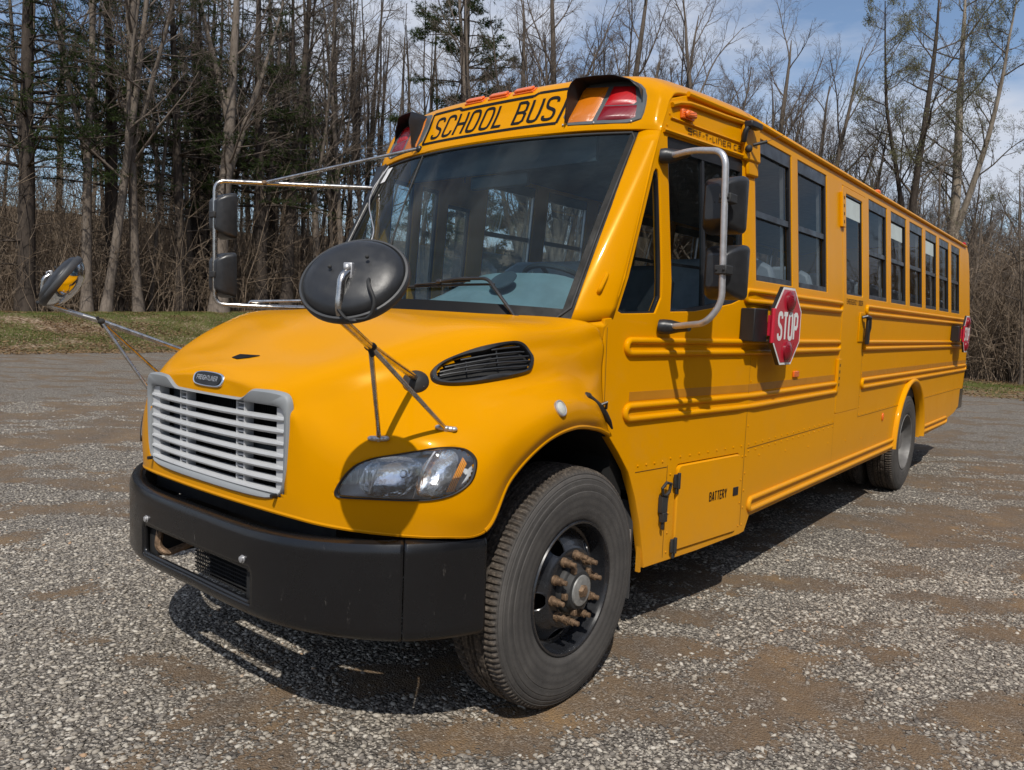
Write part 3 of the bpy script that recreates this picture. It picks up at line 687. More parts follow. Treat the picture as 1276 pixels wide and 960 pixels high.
def xspan(z):
    xs = []
    for i in range(n):
        a, b = gin[i], gin[(i + 1) % n]
        if (a[1] > z) != (b[1] > z): xs.append(a[0] + (z - a[1]) / (b[1] - a[1]) * (b[0] - a[0]))
    return max(xs) if xs else .4
for k in range(7):
    z = 1.276 - k * .0470; w = .517; mb = MB(); xs = np.linspace(-w, w, 25)
    prof = [(-.012, .004), (-.014, -.003), (-.004, -.013), (.028, -.016), (.030, .006), (.004, .010)]
    vs = []; fs = []
    for i, x in enumerate(xs):
        for dy, dz in prof: vs.append((x, gy(x) + dy + .010, z + dz - .006 * (1 - (x / .53) ** 2)))
    for i in range(24):
        for j in range(6): fs.append((i * 6 + j, i * 6 + (j + 1) % 6, (i + 1) * 6 + (j + 1) % 6, (i + 1) * 6 + j))
    mb.add(vs, fs); mb.build('grille_bar', M['grey'], grille_o, 40)
for xc in (-.225, .225):
    mb = MB()
    for dx in (-.030, .024): mb.box(xc + dx, xc + dx + .007, -1.040, -1.0, .975, 1.318)
    for k in range(8):
        z = 1.299 - k * .0470
        mb.box(xc - .022, xc + .023, -1.036, -1.0, z - .012, z - .006); mb.box(xc - .022, xc + .023, -1.036, -1.0, z + .008, z + .013)
    mb.build('grille_strut', M['grey'], grille_o)
for s in (1, -1):
    MB().box(s * .46, s * .525, -1.03, -.985, .975, 1.315).build('grille_side_shroud', M['grey'], grille_o)
    MB().cyl((s * .49, -1.072, .985), (s * .49, -1.05, .985), .008).build('grille_screw', M['black'], grille_o)
mb = MB().box(-.60, .60, -.93, -.92, .90, 1.40)
for i in range(60): mb.box(-.45 + i * .015, -.447 + i * .015, -.938, -.93, .95, 1.35)
mb.build('radiator', M['dark'], BUS)
mb = MB()
mb.box(-.44, -.28, -.975, -.955, .97, 1.32); mb.box(-.40, .44, -.99, -.975, 1.13, 1.15)
mb.build('radiator_bracket', M['inner'], BUS)
# emblem
em = smooth_poly([(-.102, -.020), (-.065, -.03), (.065, -.03), (.102, -.020), (.106, .014), (.065, .026), (-.065, .026), (-.106, .014)], 2)
def emf(off, sc=1): return lambda x, z: tuple(Vector((x * sc, 0, 0)) + Vector((0, -1.0455, 1.388)) + Vector((0, .30, .95)).normalized() * (z * sc) + Vector((0, -.95, .30)).normalized() * off)
emb = MB().prism(em, emf(-.01, 1.14), emf(.008, 1.14)).build('hood_emblem', M['chrome'], BUS, bevel=.003)
MB().prism(em, emf(.0082, 1.0), emf(.0115, .98)).build('emblem_plate', M['black'], emb, bevel=.001)
q = emf(0); letters(MB(), 'FREIGHTLINER', -.058, .058, -.008, .010, lambda x, z, o: emf(.0122 + o)(x, z), .16, lift=.0001).build('emblem_lettering', M['alu'], emb, 0) if False else None
GL['K'] = GL['H']
letters(MB(), 'FREIGHTLINER', -.080, .080, -.009, .010, lambda x, z, o: emf(.0122 + o)(x, z), .17, lift=.0001).build('emblem_lettering', M['alu'], emb, 0)

# headlights
def head_pt(x, z, off):   # point on the hood corner for (|x|, z), pushed out along the corner direction
    d = Vector((-.62, .785, 0)); h = HT.ray_cast(Vector((x, 0, z)) - d * 1.6 + Vector((0, -.8, 0)) * 0, d)
    # find by y: cast along +y at this x
    h = HT.ray_cast(Vector((x, -2, z)), Vector((0, 1, 0)))
    p = h[0] if h[0] is not None else Vector((x, -.7, z))
    return p + Vector((.62, -.785, 0.05)) * off
HEADS = [Vector(p) for p in HEAD]; hc = sum(HEADS, Vector()) / len(HEADS)
HS = [Vector(p) for p in smooth_poly([tuple(p) for p in HEADS], 2)]
nh = len(HS)
def hshrink(k, off):
    return [hc.lerp(p, k) + Vector((.55, -.83, .0)) * off for p in HS]
def bulge(p, off):   # keeps the corner wrap when moving towards the centre
    q, nrm = near_hood(p); nn = Vector((.55, -.83, .05)); return q + nn * off
def head_ring(k, off): return [bulge(hc.lerp(p, k), off) for p in HS]
def mirror(vs, s): return [(v[0] * s, v[1], v[2]) for v in vs]
def rings_mesh(rings, s=1, cap=False):
    mb = MB(); m = len(rings[0]); vs = [p for r in rings for p in r]; fs = []
    for k in range(len(rings) - 1):
        for i in range(m): fs.append((k * m + i, k * m + (i + 1) % m, (k + 1) * m + (i + 1) % m, (k + 1) * m + i))
    if cap:
        vs.append(sum((Vector(p) for p in rings[-1]), Vector()) / m); b = (len(rings) - 1) * m
        for i in range(m): fs.append((b + i, b + (i + 1) % m, len(vs) - 1))
    return mb.add(mirror(vs, s), fs)
for s in (1, -1):
    rim = rings_mesh([head_ring(1.0, -.01), head_ring(1.012, .004), head_ring(.99, .009), head_ring(.955, .006), head_ring(.945, -.012)], s).build('headlight', M['black'], BUS, 50)
    bucket = rings_mesh([head_ring(.97, .002), [p + Vector((-.05, .06, 0)) for p in head_ring(.86, 0)], [p + Vector((-.075, .09, 0)) for p in head_ring(.45, 0)]], s, True)
    bucket.build('headlight_housing', M['silver'], rim, 60)
    def bowl(cx, cz, rx, rz, depth, mat, nm, tilt=0.3, back=.03, sq=2.6):
        c = bulge(Vector((cx, -.8 if cx > 1 else -.9, cz)), -back); ex = Vector((.70, .71, 0)) if cx > 1.02 else Vector((.82, .57, 0)); ez = Vector((0, 0, 1)); en = ex.cross(ez)
        if en.y > 0: en = -en
        rr = []
        for k in range(9):
            t = 1 - k / 8.0; d = depth * (1 - t * t); ring_ = []
            for i in range(40):
                a = 2 * math.pi * i / 40; ca, sa = math.cos(a), math.sin(a); q = (abs(ca) ** sq + abs(sa) ** sq) ** (-1 / sq)
                fl = 1 + .02 * math.cos(9 * a)
                ring_.append(c + ex * (rx * t * ca * q * fl + tilt * rz * t * sa * q) + ez * (rz * t * sa * q) - en * (d + .28 * rz * t * sa * q))
            rr.append(ring_)
        return rings_mesh(rr, s, True).build(nm, mat, rim, 60)
    bowl(.940, 1.103, .108, .072, .040, M['lampchrome'], 'main_reflector', .35, .020)
    bowl(1.080, 1.125, .062, .082, .030, M['lampchrome'], 'turn_reflector', .40, .018)
    c1 = bulge(Vector((.955, -.85, 1.105)), -.065)
    MB().ball((s * c1.x, c1.y, c1.z), .018, 12).build('bulb', M['clear'], rim)
    c2 = bulge(Vector((1.085, -.74, 1.125)), -.06)
    MB().ball((s * c2.x, c2.y, c2.z), .011, 12).build('turn_bulb', M['clear'], rim)
    am = [(1.118, 1.182), (1.134, 1.160), (1.116, 1.062), (1.094, 1.058)]
    a0 = [head_pt(x, z, -.004) for x, z in am]; a1 = [head_pt(x, z, -.012) for x, z in am]
    MB().add(mirror(a0 + a1, s), [(0, 1, 2, 3), (7, 6, 5, 4), (0, 4, 5, 1), (1, 5, 6, 2), (2, 6, 7, 3), (3, 7, 4, 0)]).build('amber_reflector', M['amber2'], rim)
    for (xa, za, xb, zb_) in ((1.045, 1.200, 1.000, 1.030), (.885, 1.150, .862, 1.036)):
        P = [head_pt(xa + (xb - xa) * t, za + (zb_ - za) * t, -.008) for t in np.linspace(0, 1, 8)]
        MB().tube(mirror(P, s), .0035, 6).build('divider', M['alu'], rim)
    for k in range(4):
        P = [head_pt(.80 + .02 * k + .0, 1.125 - .006 * k - t * (.05 + .004 * k), -.02) for t in np.linspace(0, 1, 4)]
        MB().tube(mirror(P, s), .004, 6).build('housing_rib', M['grey'], rim)
    rings_mesh([head_ring(.97, .004), head_ring(.8, .012), head_ring(.5, .016), head_ring(.2, .018)], s, True).build('headlight_lens', M['clear'], rim, 80)
    # side marker lens on the fender and the vent
    mk = on_hood((1.207, -.231, 1.337), 0); nn = (on_hood(mk, 1) - mk).normalized()
    m_ = MB().lathe([(-.004, .034), (.006, .034), (.008, .030), (.006, .026)], mirror([mk], s)[0], (nn.x * s, nn.y, nn.z), 28).build('fender_lamp', M['alu'], BUS)
    MB().lathe([(.0, .026), (.007, .026), (.011, .018), (.0125, .0005)], mirror([mk], s)[0], (nn.x * s, nn.y, nn.z), 28).build('fender_lamp_lens', M['whitelens'], m_)
    # hood side vent
    VS = [Vector(p) for p in smooth_poly(VENT, 2)]; vc = sum(VS, Vector()) / len(VS)
    vn = (on_hood(vc, 1) - on_hood(vc, 0)).normalized()
    def vring(k, off):
        o = []
        for p in VS:
            q = vc + (p - vc) * k; o.append(on_hood(q, 0) + vn * off)
        return o
    def vshr(d, off):
        o = []; e1 = (VS[len(VS)//2] - VS[0])
        for p in VS:
            r_ = p - vc; r_ = r_ * max(0, 1 - d / r_.length); o.append(on_hood(vc + r_, 0) + vn * off)
        return o
    vf = rings_mesh([vshr(-.004, -.004), vshr(0, .012), vshr(.006, .018), vshr(.020, .016), vshr(.024, .004), vshr(.024, -.03)], s).build('hood_vent', M['plastic'], BUS, 50)
    rings_mesh([vshr(.022, -.025), vshr(.10, -.03)], s, True).build('vent_backing', M['dark'], vf)
    v2 = [(p.y, p.z) for p in vshr(.020, 0)]
    e_y = Vector((.30, .95, .075)).normalized()
    for k in range(6):   # slats follow the vent's length
        zz = [1.445 + k * .0215 + (yy + .42) * .135 for yy in np.linspace(-.66, -.2, 24)]; P = []
        for yy, z_ in zip(np.linspace(-.66, -.2, 24), zz):
            if inside(v2, yy, z_):
                h = HT.ray_cast(Vector((2.5, yy, z_)), Vector((-1, 0, 0)))[0]
                t_ = (yy + .63) / .4; xx = .875 + .18 * min(1, max(0, (yy + .63) / .41))
                base = near_hood((xx + .0, yy, z_))[0]; P.append(base + vn * .006)
        if len(P) > 2:
            MB().tube(mirror(P, s), .0042, 6).build('vent_slat', M['plastic'], vf)
    for yy in (-.50, -.38):
        P = [near_hood((.875 + .18 * ((yy + .63) / .41), yy, z_))[0] + vn * .002 for z_ in np.linspace(1.432, 1.56, 6) if inside(v2, yy, z_)]
        if len(P) > 1: MB().tube(mirror(P, s), .003, 6).build('vent_post', M['plastic'], vf)
    # rubber hood latch
    Lp = [Vector((1.118, .080, 1.362)), Vector((1.118, .140, 1.335)), Vector((1.112, .205, 1.300)), Vector((1.102, .27, 1.262)), Vector((1.090, .33, 1.222)), Vector((1.080, .375, 1.185))]
    lt = MB().tube(mirror(Lp, s), [.017, .015, .019, .016, .012, .005], 8).build('hood_latch', M['rubber'], BUS)
    MB().ball((s * 1.112, .10, 1.358), .021, 12, (0.8, 1.3, .8)).build('latch_anchor', M['plastic'], lt)
    MB().tube(mirror([(1.125, .20, 1.315), (1.142, .215, 1.325), (1.125, .24, 1.295)], s), .007, 8).build('latch_pull', M['plastic'], lt)

# front cap with sign band, and roof
CG = cr(cr(CAP, 10, 0, 'x', None), 10, 1)
cbm = half_grid_mesh(CG); bmesh.ops.recalc_face_normals(cbm, faces=cbm.faces); CT = BVHTree.FromBMesh(cbm)
cap = bm_obj(cbm, 'front_cap', M['yellow'], BUS, 40, solid=0.02, offset=-1)
def capf(x, z, off=0.0):
    h = CT.ray_cast(Vector((x, -2, z)), Vector((0, 1, 0))); p = h[0] if h[0] is not None else Vector((x, .75, z)); return tuple(p + Vector((0, -.87, .35)) * off)
capl = lambda x, z, o=0.0: capf(x, z, .0025 + o)
def strip_on(fn, poly, n=6, off=0.002):
    """thin sheet over a quad poly (4 pts) mapped with fn"""
    a, b, c, d = [Vector(q) for q in poly]; mb = MB(); vs = []; fs = []
    for i in range(n + 1):
        for j in range(n + 1):
            p = a.lerp(b, i / n).lerp(d.lerp(c, i / n), j / n); vs.append(fn(p.x, p.y, off))
    for i in range(n):
        for j in range(n): fs.append((i * (n + 1) + j, (i + 1) * (n + 1) + j, (i + 1) * (n + 1) + j + 1, i * (n + 1) + j + 1))
    return mb.add(vs, fs)
def poly_line(mb, pts, w, fn, off):
    for i in range(len(pts) - 1):
        a = Vector(pts[i]); b = Vector(pts[i + 1]); t = (b - a).normalized(); nr = Vector((-t.y, t.x)) * w / 2
        n_ = max(1, int((b - a).length / .05)); vs = []
        for k in range(n_ + 1):
            p = a.lerp(b, k / n_); vs += [fn(p.x + nr.x, p.y + nr.y, off + i * .0003), fn(p.x - nr.x, p.y - nr.y, off + i * .0003)]
        mb.add(vs, [(2 * k, 2 * k + 1, 2 * k + 3, 2 * k + 2) for k in range(n_)])
    return mb
poly_line(MB(), [(-.505, 2.716), (.500, 2.716), (.515, 2.922), (.31, 2.922), (.285, 2.905), (-.255, 2.905), (-.28, 2.922), (-.520, 2.922), (-.505, 2.716)], .017, capf, .0025).build('sign_border', M['lettering'], cap, 0)
letters(MB(), 'SCHOOL', -.455, .120, 2.742, 2.880, capl, .125, .15, slant=.0).build('school_lettering', M['lettering'], cap, 0)
letters(MB(), 'BUS', .198, .465, 2.742, 2.880, capl, .125, .15, slant=.0).build('bus_lettering', M['lettering'], cap, 0)
for i in range(len(cap.children)): pass
for xc in (-.185, .0, .185):   # identification lamps on the crown
    p = Vector(capf(xc, 2.955)); 
    def idl(x, y, z, p=p): return tuple(p + Vector((x, 0, 0)) + Vector((0, .80, .60)) * y + Vector((0, -.60, .80)) * z)
    il = MB().box(-.072, .072, -.028, .028, -.012, .006, idl).build('roof_lamp', M['orange'], BUS, bevel=.003)
    MB().box(-.064, .064, -.020, .020, .006, .020, idl).build('roof_lamp_lens', M['orange'], il, bevel=.006)
for s in (1, -1):
    mf = lambda x, z, off=0.0, s=s: (lambda q: (q[0] * s, q[1], q[2]))(capf(x, z, off))
    # lamp backing follows the cap corner
    outl = [(.525, 2.692), (.72, 2.686), (.945, 2.684), (.955, 2.76), (.935, 2.86), (.875, 2.920), (.80, 2.938), (.56, 2.938), (.530, 2.91)]
    pn = MB(); P2 = smooth_poly(outl, 1)
    cx, cz = .73, 2.80; vs = [mf(cx, cz, .006)]; rings_ = [[mf(cx + (x - cx) * k, cz + (z - cz) * k, .006) for x, z in P2] for k in (.33, .66, .97)] + [[mf(x, z, -.004) for x, z in P2]]
    m_ = len(P2); fs = []
    for r_ in rings_: vs += r_
    for i in range(m_): fs.append((0, 1 + i, 1 + (i + 1) % m_))
    for k in range(3):
        for i in range(m_): fs.append((1 + k * m_ + i, 1 + k * m_ + (i + 1) % m_, 1 + (k + 1) * m_ + (i + 1) % m_, 1 + (k + 1) * m_ + i))
    pan = pn.add(vs, fs).build('warning_lamps', M['panelgrey'], BUS, 30)
    for nm, mat, qd in (('amber_lamp', M['amber'], [(.560, 2.708), (.706, 2.706), (.728, 2.898), (.588, 2.908)]), ('red_lamp_upper', M['redlens'], [(.738, 2.792), (.905, 2.787), (.862, 2.892), (.752, 2.900)]), ('red_lamp_lower', M['darkred'], [(.728, 2.708), (.918, 2.704), (.907, 2.782), (.737, 2.788)])):
        a, b, c, d = [Vector(q_) for q_ in qd]; n_ = 8; mb = MB(); vs = []; fs = []
        for i in range(n_ + 1):
            for j in range(n_ + 1):
                p = a.lerp(b, i / n_).lerp(d.lerp(c, i / n_), j / n_); e = min(i, n_ - i, j, n_ - j)
                vs.append(mf(p.x, p.y, .006 if e == 0 else .014 + .006 * math.sin(math.pi * i / n_) * math.sin(math.pi * j / n_)))
        for i in range(n_):
            for j in range(n_): fs.append((i * (n_ + 1) + j, (i + 1) * (n_ + 1) + j, (i + 1) * (n_ + 1) + j + 1, i * (n_ + 1) + j + 1))
        mb.add(vs, fs).build(nm, mat, pan, 40)
    for sx_, sz_ in ((.55, 2.697), (.717, 2.695), (.90, 2.693)):
        q = mf(sx_, sz_, .006); MB().ball(q, .006, 8).build('screw', M['alu'], pan)
    # visor
    vis = [(.572, 2.706), (.582, 2.80), (.597, 2.90), (.612, 2.930), (.70, 2.936), (.80, 2.934), (.865, 2.915), (.910, 2.870), (.928, 2.80)]
    vis = [tuple(v) for v in vis]; out_ = []
    for i in range(len(vis) - 1):
        for k in range(4): t = k / 4; out_.append((vis[i][0] * (1 - t) + vis[i + 1][0] * t, vis[i][1] * (1 - t) + vis[i + 1][1] * t))
    out_.append(vis[-1]); mm_ = len(out_); vs = []; fs = []
    for th, inn in ((0, 0), (1, .006)):
        for jj in range(5):
            for i, (x, z) in enumerate(out_):
                t = i / (mm_ - 1); L_ = .135 * (.25 + .75 * min(1, t / .20)) if t < .20 else (.135 if t < .60 else .135 * max(.10, 1 - (t - .60) / .42))
                L_ *= jj / 4.0
                q = Vector(capf(x + (0.73 - x) * inn * 2, z + (2.79 - z) * inn * 4, 0)); q += Vector((.0, -1.0, .0)) * L_; vs.append((q.x * s, q.y, q.z))
    for th in (0, 1):
        for jj in range(4):
            for i in range(mm_ - 1):
                b_ = th * 5 * mm_ + jj * mm_ + i; fs.append((b_, b_ + 1, b_ + mm_ + 1, b_ + mm_))
    for i in range(mm_ - 1): a_ = 4 * mm_ + i; fs.append((a_, a_ + 1, a_ + 1 + 5 * mm_, a_ + 5 * mm_))
    MB().add(vs, fs).build('lamp_visor', M['black'], pan, 50)
    q0 = Vector(mf(.66, 2.93, 0)) + Vector((0, -.12, .018)); q1 = Vector(mf(.80, 2.93, 0)) + Vector((0, -.12, .018))
# main roof
RS = [tuple(CAP[j, 6]) for j in range(7)]
RX = [cr(CAP[:, 6:7], 10, 0, 'x', None)[:, 0]][0]
ys = [1.65, 2.5, 4, 5.5, 7, 8.3, 9.05, 9.25, 9.38, 9.45, 9.47]; dz = [0] * 7 + [-.02, -.07, -.16, -.30]; sc_ = [1] * 7 + [.995, .98, .95, .92]
RG = np.array([[(p[0] * k, y, p[2] + d - (0 if p[2] > 2.9 else -.0)) for y, d, k in zip(ys, dz, sc_)] for p in RX])
bm_obj(half_grid_mesh(RG), 'roof', M['yellow_lifted'], BUS, 40, solid=.03)
for s in (1, -1):
    F = SD(s)
    rail = [F(y, 2.872, .010) for y in (.98, 1.2, 1.65, 3, 5, 7, 9.1)]
    MB().tube(rail, .014, 8).build('drip_rail', M['yellow_lifted'], BUS)

# side panels
def arc_pts(cy, cz, r, a0, a1, n=18, ry=1.0):
    return [(cy + r * ry * math.cos(math.radians(a0 + (a1 - a0) * i / n)), cz + r * math.sin(math.radians(a0 + (a1 - a0) * i / n))) for i in range(n + 1)]
front_arch = [(.330, 1.225), (.38, 1.150), (.463, 1.060), (.550, .955), (.616, .818), (.668, .67), (.705, .52), (.724, .435)]
out_l = front_arch + [(1.20, .435), (1.735, .449), (1.80, .535)] + [(5.46, .535)]
AY, AZ, AR = 6.09, .53, .63
out_l = out_l + arc_pts(AY, AZ, AR, 179, 1, 24) + [(AY + AR, .535), (8.30, .55), (8.42, .62), (8.85, .655), (9.14, .72), (9.17, .955), (9.36, .955), (9.43, 1.2), (9.45, 1.9), (9.43, 2.55), (9.36, 2.80), (9.25, 2.868)] + [(1.65, 2.868), (1.3, 2.868), (.98, 2.862), (.838, 2.815), (.803, 2.745), (.768, 2.68), (.748, 2.640), (.668, 2.46), (.535, 2.13), (.405, 1.815), (.365, 1.703), (.312, 1.695), (.318, 1.46)]
WINS = [(1.678, 2.304), (2.418, 3.044)] + [(4.184 + .77 * k, 4.184 + .77 * k + .626) for k in range(6)]
ZB, ZT = 1.957, 2.80
quarter = smooth_poly([(.392, 1.722), (.56, 1.728), (.745, 1.737), (.742, 2.05), (.738, 2.38), (.728, 2.447), (.690, 2.452), (.655, 2.36), (.545, 2.09), (.415, 1.775)], 1)
driver = [(.822, 1.745), (1.05, 1.755), (1.232, 1.780), (1.42, 1.81), (1.515, 1.838), (1.530, 1.90), (1.548, 2.625), (1.535, 2.638), (1.1, 2.634), (.812, 2.630), (.802, 2.618)]
EDO = (3.425, 4.075, 1.035, 2.795)
BD = (.775, 1.61, .495, .965)
def side_panel(s):
    F = SD(s); holes = [[(a, ZB), (b, ZB), (b, ZT), (a, ZT)] for a, b in WINS]
    if s > 0: holes += [quarter, driver, [(EDO[0], EDO[2]), (EDO[1], EDO[2]), (EDO[1], EDO[3]), (EDO[0], EDO[3])], rrect(.955, 1.612, .468, .948, .03)]
    else: holes = [[(y0, ZB), (y0 + .63, ZB), (y0 + .63, ZT), (y0, ZT)] for y0 in [1.92 + .8 * k for k in range(9)]] + [[(.84, .7), (1.08, .7), (1.08, 2.60), (.84, 2.60)], [(1.15, .7), (1.36, .7), (1.36, 2.60), (1.15, 2.60)], [(1.46, 1.4), (1.75, 1.4), (1.75, 2.52), (1.46, 2.52)], quarter]
    me = plate(out_l, holes, .045, .004)
    bm = bmesh.new(); bm.from_mesh(me); bpy.data.meshes.remove(me)
    bmesh.ops.triangulate(bm, faces=[f for f in bm.faces if len(f.verts) > 4])
    for ax, val in [(1, z) for z in (1.9,)] + [(0, 1.66)]:
        no = (0, 1, 0) if ax == 1 else (1, 0, 0); co = (0, val, 0) if ax == 1 else (val, 0, 0)
        bmesh.ops.bisect_plane(bm, geom=bm.verts[:] + bm.edges[:] + bm.faces[:], plane_co=co, plane_no=no)
    for v in bm.verts: v.co = Vector(F(v.co.x, v.co.y, v.co.z - .0225))
    return bm_obj(bm, 'side_panel', M['yellow_lifted'], BUS, 25)
LEFT = side_panel(1); RIGHT = side_panel(-1)
F = SD(1)
def stadium(y0, y1, z0, z1, end0=True, end1=True, n=8):
    r = (z1 - z0) / 2; zc = (z0 + z1) / 2; P = []
    a = [(y0 + r - r * math.sin(math.pi * i / n), zc + r * math.cos(math.pi * i / n)) for i in range(n + 1)]
    b = [(y1 - r + r * math.sin(math.pi * i / n), zc - r * math.cos(math.pi * i / n)) for i in range(n + 1)]
    return a + b
def rail_obj(y0, y1, z0, z1, r=.017, s=1, name='rub_rail'):
    G = SD(s); mb = MB(); P = stadium(y0, y1, z0, z1); Q = []
    for i in range(len(P)):
        a = P[i]; b = P[(i + 1) % len(P)]; n_ = max(1, int(abs(b[0] - a[0]) / .2)); Q += [(a[0] + (b[0] - a[0]) * k / n_, a[1] + (b[1] - a[1]) * k / n_) for k in range(n_)]
    mb.tube([G(y, z, .004) for y, z in Q], r, 12, closed=True)
    [mb.box(a_, b_, z0 + .005, z1 - .005, -.004, .004, lambda y, z, o: G(y, z, o)) for a_, b_ in (((y0 + .03, 1.66), (1.66, y1 - .03)) if y0 < 1.6 < y1 else ((y0 + .03, y1 - .03),))]
    o = mb.build(name, M['yellow_lifted'], BUS, 50); return o
for s in (1, -1):
    rail_obj(1.545, 3.385, 1.835, 1.895, s=s); rail_obj(4.09, 9.42, 1.835, 1.895, s=s)
    rail_obj(.475, 3.405, 1.540, 1.600, s=s); rail_obj(4.10, 9.42, 1.543, 1.598, s=s)
    rail_obj(.490, 3.405, 1.217, 1.280, s=s); rail_obj(4.12, 9.40, 1.215, 1.278, s=s)
    rail_obj(1.765, AY - AR - .03, .572, .640, s=s, name='skirt_rail'); rail_obj(AY + AR + .035, 8.27, .578, .640, s=s, name='skirt_rail')
    G = SD(s)
    mb = MB()
    for y0, y1, z0, z1 in ((.52, 1.66, 1.306, 1.350), (1.66, 3.40, 1.306, 1.350), (4.12, 9.38, 1.303, 1.348)):
        mb.box(y0, y1, z0, z1, .0, .0015, lambda y, z, o: G(y, z, o))
    mb.build('reflective_tape', M['tape'], BUS)
    # rear wheel arch flare
    AP = [(AY - AR - .012, .545)] + arc_pts(AY, AZ, AR + .012, 178, 2, 30) + [(AY + AR + .012, .545)]
    vs = []; fs = []
    pr = [(-.015, -.002), (.0, .030), (.018, .042), (.036, .040), (.046, .028), (.050, -.002)]
    for i, (y, z) in enumerate(AP):
        d = Vector((y - AY, z - AZ)); d.normalize()
        for rr, oo in pr: vs.append(G(y + d.x * rr, z + d.y * rr, oo))
    k_ = len(pr)
    for i in range(len(AP) - 1):
        for j in range(k_ - 1): fs.append((i * k_ + j, i * k_ + j + 1, (i + 1) * k_ + j + 1, (i + 1) * k_ + j))
    MB().add(vs, fs).build('rear_arch_flare', M['yellow_lifted'], BUS, 50)
# joints and rivets on the visible side
mb = MB()
def seam(y0, z0, y1, z1, w=.0035):
    d = Vector((y1 - y0, z1 - z0)).normalized(); q = Vector((-d.y, d.x)) * w / 2; k = max(1, int(math.hypot(y1 - y0, z1 - z0) / .4))
    for i in range(k):
        a = (y0 + (y1 - y0) * i / k, z0 + (z1 - z0) * i / k); b = (y0 + (y1 - y0) * (i + 1) / k, z0 + (z1 - z0) * (i + 1) / k)
        mb.add([F(a[0] + q.x, a[1] + q.y, .0016), F(a[0] - q.x, a[1] - q.y, .0016), F(b[0] - q.x, b[1] - q.y, .0016), F(b[0] + q.x, b[1] + q.y, .0016)], [(0, 1, 2, 3)])
seam(1.70, .962, 3.42, .966); seam(4.08, .966, 5.62, .966); seam(6.55, .966, 9.15, .966); seam(.60, .944, .87, .942); seam(1.66, 1.22, 1.66, .50); seam(.875, .95, .875, .455); seam(4.085, .97, 4.085, 1.85)
seam(1.66, 1.80, 1.66, 1.0, .002); seam(8.62, 1.2, 8.62, .66, .002); seam(3.42, 1.03, 3.42, .55, .002)
seam(.328, 1.66, .335, 1.26, .003)
JO = mb.build('panel_joints', M['seam'], LEFT, 0)
mb = MB()
def rivets(y0, z0, y1, z1, n):
    for i in range(n):
        t = i / max(1, n - 1); c = F(y0 + (y1 - y0) * t, z0 + (z1 - z0) * t, .002); mb.ball(c, .0062, 6, (.6, 1, 1))
rivets(1.72, .985, 3.40, .985, 16); rivets(1.72, .945, 3.40, .945, 16); rivets(.62, .975, .83, .975, 4); rivets(.90, .985, 1.62, .985, 9); rivets(1.685, .92, 1.685, .50, 5); rivets(4.12, .985, 5.5, .985, 13); rivets(6.7, .985, 9.1, .985, 20)
rivets(.905, .90, .905, .48, 5); rivets(1.64, .92, 1.64, .50, 4); rivets(4.11, 1.05, 4.11, 1.8, 9); rivets(1.69, 1.1, 1.69, 1.5, 4); rivets(1.9, .90, 5.2, .72, 8); rivets(.80, 2.68, .85, 2.80, 3)
RI = mb.build('rivets', M['yellow_lifted'], LEFT, 60)
def absorb(target, others):
    bm = bmesh.new(); bm.from_mesh(target.data); target.data.materials.append(M['seam'])
    for o, mi in others:
        b2 = bmesh.new(); b2.from_mesh(o.data); vs = [bm.verts.new(v.co) for v in b2.verts]
        for f in b2.faces:
            nf = bm.faces.new([vs[v.index] for v in f.verts]); nf.material_index = mi; nf.smooth = f.smooth
        b2.free(); m_ = o.data; bpy.data.objects.remove(o); bpy.data.meshes.remove(m_)
    bm.to_mesh(target.data); bm.free()
absorb(LEFT, [(JO, 1), (RI, 0)])

# windows
def bar(mb, y0, y1, z0, z1, o0, o1, G=F):
    k = max(1, int((z1 - z0) / .2))
    for i in range(k):
        a = z0 + (z1 - z0) * i / k; b = z0 + (z1 - z0) * (i + 1) / k; mb.box(y0, y1, a, b, o0, o1, lambda y, z, o: G(y, z, o))
    return mb
def side_window(y0, y1, z0, z1, G=F, mid=2.355, top=.085, name='window', w=.026, parent=None, in_=0.0):
    mb = MB(); bar(mb, y0, y0 + w, z0, z1, -.030 - in_, -.006 - in_, G); bar(mb, y1 - w, y1, z0, z1, -.030 - in_, -.006 - in_, G)
    bar(mb, y0 + w, y1 - w, z0, z0 + .038, -.030 - in_, -.004 - in_, G); bar(mb, y0 + w, y1 - w, z1 - top, z1, -.030 - in_, -.006 - in_, G)
    o = mb.build(name, M['frame'], BUS if parent is None else parent, 0, bevel=.002)
    zz = [(z0 + .038, mid - .018), (mid + .018, z1 - top)] if mid else [(z0 + .038, z1 - top)]
    for k, (a, b) in enumerate(zz):
        off = -.020 - in_ - (.010 if k == 0 and mid else 0); m2 = MB(); nn = 3
        vs = [G(y, a + (b - a) * i / nn, off) for i in range(nn + 1) for y in (y0 + w, y1 - w)]
        m2.add(vs, [(2 * i, 2 * i + 1, 2 * i + 3, 2 * i + 2) for i in range(nn)]); m2.build('pane', M['pane'] if G(2, 1.5, 0)[0] > 0 else M['pane_clear'], o, 0)
    if mid:
        m3 = MB(); bar(m3, y0 + w, y1 - w, mid - .018, mid + .018, -.034 - in_, -.012 - in_, G); m3.build('sash_rail', M['frame'], o, 0)
        m4 = MB(); bar(m4, y1 - w - .030, y1 - w - .018, z0 + .04, z1 - top, -.060, -.040, G); m4.build('sash_track', M['alu'], o, 0)
    return o
for k, (a, b) in enumerate(WINS):
    wo = side_window(a, b, ZB, ZT)
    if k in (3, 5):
        m4 = MB(); bar(m4, a + .04, b - .10, 2.56, 2.70, -.0190, -.0175); m4.build('pane_reflection', M['overlay'], wo, 0)  # bright reflection in the glass, drawn as a pale sheet
for k in range(9): side_window(1.92 + .8 * k, 2.55 + .8 * k, ZB, ZT, SD(-1))
